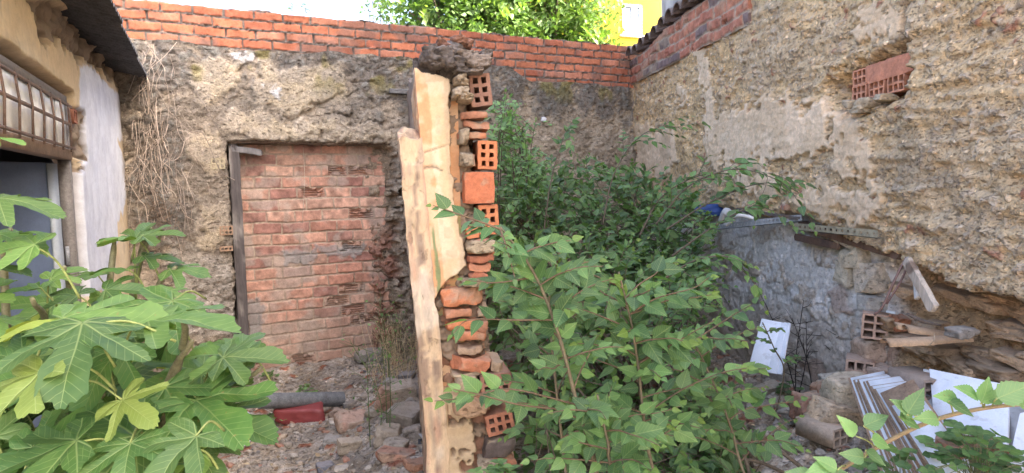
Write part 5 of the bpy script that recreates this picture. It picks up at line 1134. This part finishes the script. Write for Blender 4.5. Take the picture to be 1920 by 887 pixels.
# grey pipe and the red lump under it
p0, p1 = gp(488, 762) + Y3 * .10, gp(640, 760) + Y3 * .07; p0 = at(486, 752, 4.40); p1 = at(642, 748, 4.75); A = Acc(); P = np.linspace(p0, p1, 40); V, F = tube(P, .052 + .0012 * (np.arange(40) % 2), 24, cap=False); A.add(V, F, (.15, .155, .16))
V, F = tube(P[::-1], .046, 24, cap=False); A.add(V, F, (.10, .10, .10)); 
for e, P_ in ((0, P[0]), (1, P[-1])):
    X = nrm(np.cross(P[1] - P[0], Y3)); Z_ = np.cross(X, nrm(P[1] - P[0])); th = np.arange(24) * 2 * math.pi / 24; ring = lambda r_: P_ + (np.cos(th)[:, None] * X + np.sin(th)[:, None] * Z_) * r_
    j = np.arange(24); A.add(np.concatenate([ring(.053), ring(.046)]), np.stack([j, (j + 1) % 24, (j + 1) % 24 + 24, j + 24], 1), (.2, .2, .2))
tag(A.build('drain_pipe', M['roofing']), 'grey ribbed drain pipe lying across the rubble before the doorway', 'pipe')
A = Acc(); V, F = rock((.30, .22, .15), 431, 5, .03); A.add(V + at(565, 778, 4.55), F, (.22, .045, .045)); tag(A.build('plastic_canister', M['paint']), 'faded red plastic canister half buried under the grey pipe', 'canister')
for k, (px, py, s) in enumerate(((432, 808, 44), (450, 845, 26))):
    c = gp(px, py); A = Acc(); th = np.sort(np.random.default_rng(440 + k).uniform(0, 6.28, 9)); r_ = s * c[1] / FPX * np.random.default_rng(k).uniform(.7, 1.1, 9); V = np.stack([np.cos(th) * r_, np.sin(th) * r_, .02 + 0 * th], 1)
    A.add(np.concatenate([V, V - Y3 * .006]) @ rot(28, 5, 0).T + c + Y3 * .06, [np.arange(9)[None], np.arange(9, 18)[None, ::-1], np.array([[i, i + 9, (i + 1) % 9 + 9, (i + 1) % 9] for i in range(9)])], (.66, .68, .72))
    tag(A.build('plastic_scrap', M['panel'], smooth=False), ('larger white plastic scrap showing through the fig leaves', 'small white plastic scrap below the larger one')[k], 'scrap')

# right side: stacked stones, hollow bricks
H_('stone', 'large rounded pale boulder leaning on the white board stack', 'stone', 1580, 745, (.24, .22, .25), (.62, .52, .38), 451, q=at(1590, 742, 3.15), lift=0)
H_('stone', 'ochre boulder below the large pale one', 'stone', 1570, 790, (.27, .2, .16), (.56, .42, .28), 452, q=at(1572, 785, 3.05), lift=0, pitch=20)
H_('broken_brick', 'dark reddish broken brick heap left of the boulders', 'brick', 1525, 770, (.20, .18, .18), (.36, .20, .14), 453, q=at(1522, 765, 3.3), lift=0, amp=.12)
H_('broken_brick', 'brown brick shard standing up behind the reddish heap', 'brick', 1540, 735, (.13, .1, .15), (.30, .17, .11), 454, q=at(1545, 738, 3.35), lift=0, amp=.1)
H_('stone', 'pale stone on the left end of the boulder pile', 'stone', 1555, 715, (.12, .12, .09), (.42, .38, .32), 455, q=at(1558, 718, 3.45), lift=0)
H_('building_brick', 'squared pale grey brick lying alone on the floor', 'brick', 1440, 740, (.24, .11, .09), (.40, .36, .31), 456, 'box', 22, -6, 10, chop=.05)
H_('building_brick', 'darker brick lying behind the squared pale one', 'brick', 1455, 712, (.24, .12, .07), (.28, .25, .22), 457, 'box', -25, 5, 0, chop=.05)
H_('stone', 'low grey stone under the squared pale brick', 'stone', 1425, 765, (.2, .14, .06), (.30, .27, .24), 458)
H_('stone', 'small stone left of the squared pale brick', 'stone', 1405, 742, (.1, .09, .06), (.38, .34, .3), 459)
for k, (px, py, sx, an, lab) in enumerate(((1345, 815, .3, 10, 'terracotta tile fragment on the floor, the largest'), (1385, 800, .2, 40, 'terracotta tile fragment right of the largest one'), (1330, 850, .22, -20, 'terracotta tile fragment nearest the bottom edge'), (1400, 835, .14, 15, 'smallest terracotta tile fragment beside the leaf litter'), (1365, 780, .16, 0, 'terracotta tile fragment furthest back under the bush'))):
    H_('tile_fragment', lab, 'tile', px, py, (sx, sx * .6, .022), (.38, .19, .13), 470 + k, 'box', an, 4, 3, lift=.012, chop=.25)
def hbrick(px, py, D, w, h, nx, ny, col, yaw, seed, label, roll=0, l=.2, cat='brick'):
    A = Acc(); B = hollow(w, h, l, nx, ny, .0105, jit=.0012, seed=seed); Mx = frame(CR_, np.array([0, 1.0, 0]), Y3) @ rot(0, roll, yaw); xf(B, Mx, at(px, py, D), A, col); return tag(A.build('hollow_brick', M['clay'], smooth=False), label, cat)
hbrick(1545, 806, 3.0, .14, .085, 3, 2, (.46, .36, .28), 28, 481, 'grey hollow brick lying lowest under the boulders')
# small pier of hollow bricks in the footing
fb = [(1640, 608, 3.42, .12, .13, 2, 3, (.54, .36, .27), 'hollow brick with dark holes crowning the little brick pier'), (1612, 690, 3.38, .13, .11, 3, 2, (.50, .35, .27), 'hollow brick lowest in the little brick pier')]
for k, (px, py, D, w_, h_, nx, ny, cc, lab) in enumerate(fb): hbrick(px, py, D, w_, h_, nx, ny, cc, -28, 482 + k, lab, roll=3, l=.15)
H_('brick_block', 'worn pinkish brick block filling the middle of the brick pier', 'brick', 0, 0, (.20, .2, .16), (.52, .37, .27), 485, 'rock', q=at(1635, 655, 3.45), lift=0, amp=.06)
H_('brick_block', 'dusty brick at the right side of the brick pier', 'brick', 0, 0, (.10, .2, .30), (.48, .33, .24), 486, 'box', q=at(1678, 640, 3.38), lift=0, yaw=-8)
H_('brick_block', 'plain brick under the crown of the pier on its left', 'brick', 0, 0, (.17, .16, .09), (.50, .36, .28), 487, 'box', q=at(1652, 700, 3.3), lift=0, yaw=12)
H_('broken_brick', 'orange brick end poking out right of the pier crown', 'brick', 0, 0, (.09, .1, .08), (.46, .19, .10), 488, 'box', q=at(1686, 605, 3.3), lift=0, roll=10)
A = Acc(); V, F = box((0, 0, 0), (.028, .05, .012), rot(0, 10, 20)); A.add(V + at(1673, 586, 3.28), F, (.7, .7, .68)); tag(A.build('tile_chip', M['panel'], mods=.002), 'tiny white tile chip on top of the pier', 'chip')
hbrick(1722, 725, 2.75, .13, .12, 3, 3, (.33, .25, .2), 10, 489, 'dusty hollow brick between the board stack and the upright boards')
# curved old tiles and sticks on the dirt ledge
for k, (px, py, L, an, lab) in enumerate(((1718, 622, .24, 12, 'curved clay tile on the dirt ledge, topmost'), (1745, 628, .26, 10, 'curved clay tile on the dirt ledge, right of the topmost'), (1770, 640, .22, -2, 'curved clay tile on the dirt ledge, rightmost'), (1700, 645, .2, 0, 'curved clay tile on the dirt ledge, lowest left'))):
    th = np.linspace(0, math.pi, 11); ll = np.linspace(-L / 2, L / 2, 7); T_, L_ = np.meshgrid(th, ll); A = Acc(); f = grid_faces(7, 11)
    for r_ in (.038, .028): A.add(np.stack([L_, np.cos(T_) * r_, np.sin(T_) * r_ * .7 + .002 * fbm(L_, T_, 0, 20, 2, k)], -1).reshape(-1, 3) @ rot(0, an, 5).T + at(px, py, 3.0 - .05 * k), f if r_ > .03 else f[:, ::-1], (.50, .33, .20))
    tag(A.build('clay_tile', M['clay']), lab, 'tile')
H_('stone', 'flat grey stone at the right end of the dirt ledge', 'stone', 0, 0, (.12, .1, .05), (.26, .23, .2), 491, q=at(1805, 622, 2.75), lift=0)
def stick(name, label, cat, pts, r, col, mat='wood', k=6):
    A = Acc(); P = spline([at(*p) for p in pts], 6); V, F = tube(P, r if np.isscalar(r) else np.interp(np.linspace(0, 1, len(P)), np.linspace(0, 1, len(r)), r), k); A.add(V, F, col); return tag(A.build(name, M[mat]), label, cat)
def beam(name, label, cat, a, b, w_, th, col, mat='wood', roll=0, holes=0, parent=None, seed=0):
    a = np.array(a); b = np.array(b); L = np.linalg.norm(b - a); x = nrm(b - a); y = nrm(np.cross(Y3, x)); z = np.cross(x, y); Mx = frame(x, y, z) @ rot(roll, 0, 0)
    V, F = rbox((L, th, w_), 40, .003 if mat == 'wood' else .0008, 20, seed); c = np.tile(np.array(col, float), (len(V), 1)); kk = fbm(V[:, 0], V[:, 1], V[:, 2], 10, 3, seed)
    c = mx(c, (.16, .10, .07), ss(.05, .4, kk) * .8) if mat != 'panel' else c
    A = Acc(); A.add(V @ Mx.T + (a + b) / 2, F, c); o = A.build(name, M[mat], parent); 
    if parent is None: tag(o, label, cat)
    return o, Mx, L
beam('painted_plank', 'old plank with flaking white paint leaning on the dirt slope', 'plank', at(1752, 582, 2.85), at(1700, 486, 3.05), .05, .025, (.50, .42, .34), seed=501)
beam('painted_plank', 'short white painted board behind the flaking plank', 'plank', at(1722, 560, 2.98), at(1712, 486, 3.08), .05, .02, (.66, .65, .62), seed=502)
stick('iron_rod', 'rusty curved iron rod left of the flaking plank', 'rod', ((1700, 482, 3.1), (1680, 520, 3.1), (1655, 575, 3.12), (1640, 590, 3.15)), .006, (.20, .12, .10), 'metal')
stick('iron_rod', 'second thinner iron rod crossing behind the curved one', 'rod', ((1706, 485, 3.12), (1690, 525, 3.12), (1662, 570, 3.14)), .005, (.24, .14, .12), 'metal')
stick('wooden_stick', 'dark split stick lying on the dirt slope under the flaking plank', 'stick', ((1700, 588, 3.0), (1730, 602, 2.95), (1765, 610, 2.9)), [.006, .011, .004], (.13, .10, .08))
stick('string', 'pale string hanging over the layered stones', 'string', ((1690, 650, 2.9), (1730, 652, 2.85), (1750, 640, 2.8), (1752, 625, 2.8)), .002, (.45, .36, .26), 'bark', 4)
# perforated angle irons under the overhang
def angle(label, a, b, col, seed):
    a = np.array(a); b = np.array(b); L = np.linalg.norm(b - a); x = nrm(b - a); y = nrm(np.cross(Y3, x)); z = np.cross(x, y); y = y if y @ (CAM - a) > 0 else -y
    A = Acc(); n = int(L / .05); hw = .038; 
    # face web with slots: strips between holes
    xs_ = []; 
    for i in range(n): xs_ += [i * L / n, i * L / n + L / n * .32, i * L / n + L / n * .68]
    xs_.append(L); zs_ = [0, hw * .33, hw * .67, hw]
    gx, gz = np.meshgrid(xs_, zs_, indexing='ij'); V = a + x * gx[..., None] + z * gz[..., None]; m = 4; F = [[i * m + j, (i + 1) * m + j, (i + 1) * m + j + 1, i * m + j + 1] for i in range(len(xs_) - 1) for j in range(3) if not (i % 3 == 1 and j == 1)]
    A.add(V.reshape(-1, 3), np.array(F), col); A.add((V - y * .003).reshape(-1, 3), np.array(F)[:, ::-1], col)
    A.add(np.array([a, b, b - y * .038, a - y * .038]), np.array([[0, 1, 2, 3]]), np.array(col) * .9); A.add(np.array([a, b, b - y * .038, a - y * .038]) - z * .003, np.array([[3, 2, 1, 0]]), np.array(col) * .9)
    A.add(np.array([a + z * hw, b + z * hw, b + z * hw - y * .003, a + z * hw - y * .003]), np.array([[0, 1, 2, 3]]), col)
    return tag(A.build('angle_iron', M['metal'], smooth=False), label, 'angle iron')
RG = RIGHT
angle('perforated steel angle with grey and rusty ends under the overhang, left one', RG.px(1322, 432, .03), RG.px(1503, 414, .03), (.36, .36, .36), 1)
angle('perforated olive grey angle iron, the right one under the overhang', RG.px(1487, 430, .05), RG.px(1645, 446, .05), (.30, .26, .18), 2)
beam('steel_bar', 'long dark bar lying above the perforated angles', 'bar', RG.px(1380, 392, .0), RG.px(1502, 410, .03), .02, .02, (.12, .10, .09), 'metal', seed=511)
beam('steel_bar', 'dark rusty flat iron just below the right perforated angle', 'bar', RG.px(1490, 444, -.04), RG.px(1575, 462, -.04), .045, .02, (.12, .075, .06), 'metal', seed=512)
beam('wooden_batten', 'decayed dark batten wedged deep under the overhang', 'batten', RG.px(1500, 420, -.06), RG.px(1700, 480, -.04), .05, .06, (.15, .09, .06), seed=513)
A = Acc(); V, F = rock((.28, .12, .09), 521, 4, .06); A.add(V + RG.px(1328, 394, .06), F, (.035, .075, .24)); tag(A.build('plastic_bag', M['paint']), 'crumpled blue plastic bag tucked under the overhang', 'bag')
stick('pipe_elbow', 'dirty white curved pipe piece resting on the left perforated angle', 'pipe', ((1372, 408, 4.72), (1378, 404, 4.7), (1395, 404, 4.65), (1418, 412, 4.6)), [.014, .024, .018, .012], (.66, .64, .62), 'paint', 8)
stick('sack_scrap', 'pale grey rag drooping behind the curved pipe piece', 'rag', ((1350, 418, 4.85), (1362, 398, 4.8), (1372, 410, 4.78), (1360, 424, 4.8)), [.02, .035, .028, .012], (.42, .41, .4), 'paint', 7)
H_('broken_brick', 'small orange brick stub above the long dark bar', 'brick', 0, 0, (.10, .08, .05), (.44, .2, .13), 531, 'box', q=RG.px(1478, 388, -.0), lift=0)

# white tile panels leaning by the bush (centre right)
for k in range(3):
    d = k * .022; a = .012 * k; P4 = [at(1405 + 2 + k * 13, 683 + k * 4, 3.75 - d), at(1405 + 44 + k * 13, 700 + k, 3.65 - d), at(1450 + 10 + k * 11, 602 + k * 2, 3.82 - d), at(1424 + k * 6, 598 + k * 2, 3.92 - d)]
    if k == 0: P4 = [at(1405, 683, 3.75), at(1447, 700, 3.65), at(1468, 605, 3.80), at(1428, 597, 3.90)]
    if k == 1: P4 = [at(1440, 698, 3.66), at(1456, 701, 3.62), at(1475, 606, 3.77), at(1460, 603, 3.83)]
    if k == 2: P4 = [at(1452, 700, 3.645), at(1465, 702, 3.60), at(1482, 606, 3.75), at(1470, 604, 3.80)]
    plate('white_tile', ('wide front white tile panel leaning behind the bush, before the footing', 'white tile panel showing a narrow strip, middle of the leaning three', 'white tile panel at the right edge of the leaning three')[k], 'panel', P4, .008, (.68, .72, .80), mods=.001)
# fallen stack of skirting boards, white faces, brown edges
n = 11; gstack = 'white faced brown edged boards in the leaning stack'
tl = np.array([(1592, 712), (1604, 708), (1614, 706), (1622, 704), (1630, 703), (1638, 705), (1644, 708), (1650, 713), (1652, 722), (1655, 735), (1690, 752)], float)
ords = ('lowest and leftmost', 'second from the left', 'third from the left', 'fourth from the left', 'fifth from the left', 'sixth from the left', 'seventh from the left', 'fourth from the top', 'third from the top', 'brown backed, second from the top', 'clean white, topmost')
for k in range(n):
    f = k / (n - 1); D = 2.95 - .30 * f - (.0, .02, .12)[max(0, k - 8)]; ax, ay = (1592 + 60 * f, 712 - 4 * math.sin(f * 3) + 22 * f) if k < 9 else ((1650, 737) if k == 9 else (1668, 762))
    wx, wy = ((1660 + 6 * k, 698 + 2.2 * k) if k < 9 else ((1712, 708 + 3) if k == 9 else (1728, 742)))
    bx, by = (1680 + 115 * f, 960) ; cx_, cy_ = (bx + 110, by - 30)
    jq = random.Random(700 + k); jx = jq.uniform(-3, 3) if k < 9 else 0; jy = jq.uniform(-5, 4) if k < 9 else 0
    P4 = [at(bx + jx, by, D - .55), at(cx_ + jx, cy_, D - .58), at(wx + jx, wy + jy, D - .03), at(ax + jx, ay + jy, D)]
    wh = (.72, .75, .80); br = (.26, .17, .12)
    o = thing('skirting_board', 'board in the leaning stack of white and brown boards, ' + ords[k], 'board', P4[0], gstack)
    P = [np.array(p) for p in P4]; P[1] = P[0] + (P[2] - P[3]); nn = nrm(np.cross(P[1] - P[0], P[3] - P[0])); nn = nn if nn @ (CAM - P[0]) > 0 else -nn
    A = Acc(); V = np.array(P + [p - nn * .009 for p in P]); A.add(V, np.array([[0, 1, 2, 3], [7, 6, 5, 4], [0, 4, 5, 1], [1, 5, 6, 2], [2, 6, 7, 3], [3, 7, 4, 0]]), (.36, .25, .17)); A.build('board_core', M['wood'], o, smooth=False)
    if k != 9:
        Q = [p + nn * .0015 for p in P]; ea = nrm(P[1] - P[0]); eb = nrm(P[3] - P[0]); Q = [Q[0] + ea * (.005 + .005 * jq.random()), Q[1] - ea * .002, Q[2] - ea * .002 - eb * .003, Q[3] + ea * (.005 + .005 * jq.random()) - eb * .003]; A = Acc(); V = np.array(Q + [q_ - nn * .0014 for q_ in Q]); A.add(V, np.array([[0, 1, 2, 3], [0, 4, 5, 1], [1, 5, 6, 2], [2, 6, 7, 3], [3, 7, 4, 0]]), wh); A.build('white_face', M['panel'], o, smooth=False)
# upright white boards at the right edge
plate('chipboard_panel', 'large clean white panel leaning on the dirt bank at the right', 'panel', [at(1752, 800, 2.50), at(1888, 835, 2.25), at(1893, 722, 2.40), at(1742, 691, 2.72)], .014, (.70, .72, .76))
plate('chipboard_panel', 'grey backed panel peeking out left of the large white panel', 'panel', [at(1738, 800, 2.55), at(1775, 815, 2.5), at(1770, 700, 2.72), at(1731, 691, 2.78)], .014, (.46, .46, .46))
plate('chipboard_panel', 'shaded grey panel behind the large white one at the frame edge', 'panel', [at(1888, 850, 2.28), at(1990, 870, 2.1), at(1990, 745, 2.15), at(1880, 720, 2.42)], .014, (.42, .41, .41))
plate('chipboard_panel', 'slanting white panel cut by the right edge of the picture', 'panel', [at(1883, 900, 2.0), at(1990, 950, 1.9), at(1990, 750, 2.0), at(1912, 775, 2.08)], .014, (.70, .71, .75))
H_('broken_brick', 'flat orange brick under the large white panel', 'brick', 0, 0, (.24, .14, .05), (.40, .21, .14), 541, 'box', q=at(1815, 838, 2.2), lift=0)

# ================================================================== LOOSE GRAVEL AND LITTER
rg = np.random.default_rng(600); V0, F0 = None, None
bm = bmesh.new(); bmesh.ops.create_icosphere(bm, subdivisions=1, radius=1); V0 = np.array([v.co[:] for v in bm.verts]); F0 = np.array([[v.index for v in f.verts] for f in bm.faces]); bm.free()
A = Acc(); n = 0
pts = np.stack([rg.uniform(-2.6, 2.2, 15000), rg.uniform(1.9, 6.6, 15000)], 1)
ok = (LEFT.far(pts[:, 0], pts[:, 1]) > .05) & (RIGHT.far(pts[:, 0], pts[:, 1]) > -.05) & (REAR.far(pts[:, 0], pts[:, 1]) > .02) & (np.abs(PART.far(pts[:, 0], pts[:, 1]) + .1) > .14)
pts = pts[ok]; gz = G(pts[:, 0], pts[:, 1]); dens = fbm(pts[:, 0], pts[:, 1], 0, 1.6, 3, 601); keep = rg.random(len(pts)) < .45 + .5 * dens + .3 * (PART.far(pts[:, 0], pts[:, 1]) > 0) * (PART.far(pts[:, 0], pts[:, 1]) < .7)
for (x, y), z in zip(pts[keep], gz[keep]):
    s = .006 + .022 * rg.random() ** 3.5 + .012 * (rg.random() > .93); sc = np.array([s * rg.uniform(.7, 1.5), s * rg.uniform(.7, 1.4), s * rg.uniform(.35, .8)]); v = V0 * (1 + rg.uniform(-.28, .28, (len(V0), 1))) * sc @ rot(rg.uniform(-30, 30), rg.uniform(-30, 30), rg.uniform(0, 180)).T
    c = ((.36, .31, .25), (.28, .25, .22), (.46, .42, .37), (.38, .19, .13), (.20, .19, .19), (.42, .33, .24))[rg.choice(6, p=[.3, .22, .13, .12, .1, .13])]
    A.add(v + (x, y, z + s * .3), F0, np.array(c) * rg.uniform(.8, 1.2))
struct(A.build('gravel', M['stone'], smooth=False), 'stuff')
A = Acc()
for i in range(900):
    x, y = rg.uniform(-2.3, 2.1), rg.uniform(2.2, 6.0)
    if LEFT.far(x, y) < .1 or RIGHT.far(x, y) < 0 or REAR.far(x, y) < .05 or abs(PART.far(x, y) + .1) < .15: continue
    z = float(G(x, y)) + .012; a = rg.uniform(0, 3.14); L = rg.uniform(.03, .14); d = np.array([math.cos(a), math.sin(a), rg.normal() * .15]) * L; m_ = rg.normal(size=3) * .012; V, F = tube([(x, y, z), np.array([x, y, z + .006]) + d / 2 + m_, np.array([x, y, z]) + d], rg.uniform(.0008, .002), 4); A.add(V, F, np.array((.34, .27, .19)) * rg.uniform(.5, 1.3))
for i in range(1100):
    x, y = rg.uniform(-2.3, 2.1), rg.uniform(2.2, 6.0)
    if LEFT.far(x, y) < .1 or RIGHT.far(x, y) < 0 or REAR.far(x, y) < .05 or abs(PART.far(x, y) + .1) < .15: continue
    A.n = A.n; V, F, uv = TLOW[i % 2]; s = rg.uniform(.02, .045); v = V * s @ rot(rg.uniform(-35, 35), rg.uniform(-35, 35), rg.uniform(0, 360)).T; A.add(v + (x, y, float(G(x, y)) + .016), F, np.array(((.30, .22, .13), (.22, .15, .09), (.38, .30, .19))[i % 3]) * rg.uniform(.7, 1.2))
struct(A.build('leaf_litter', M['bark'], smooth=False), 'stuff')
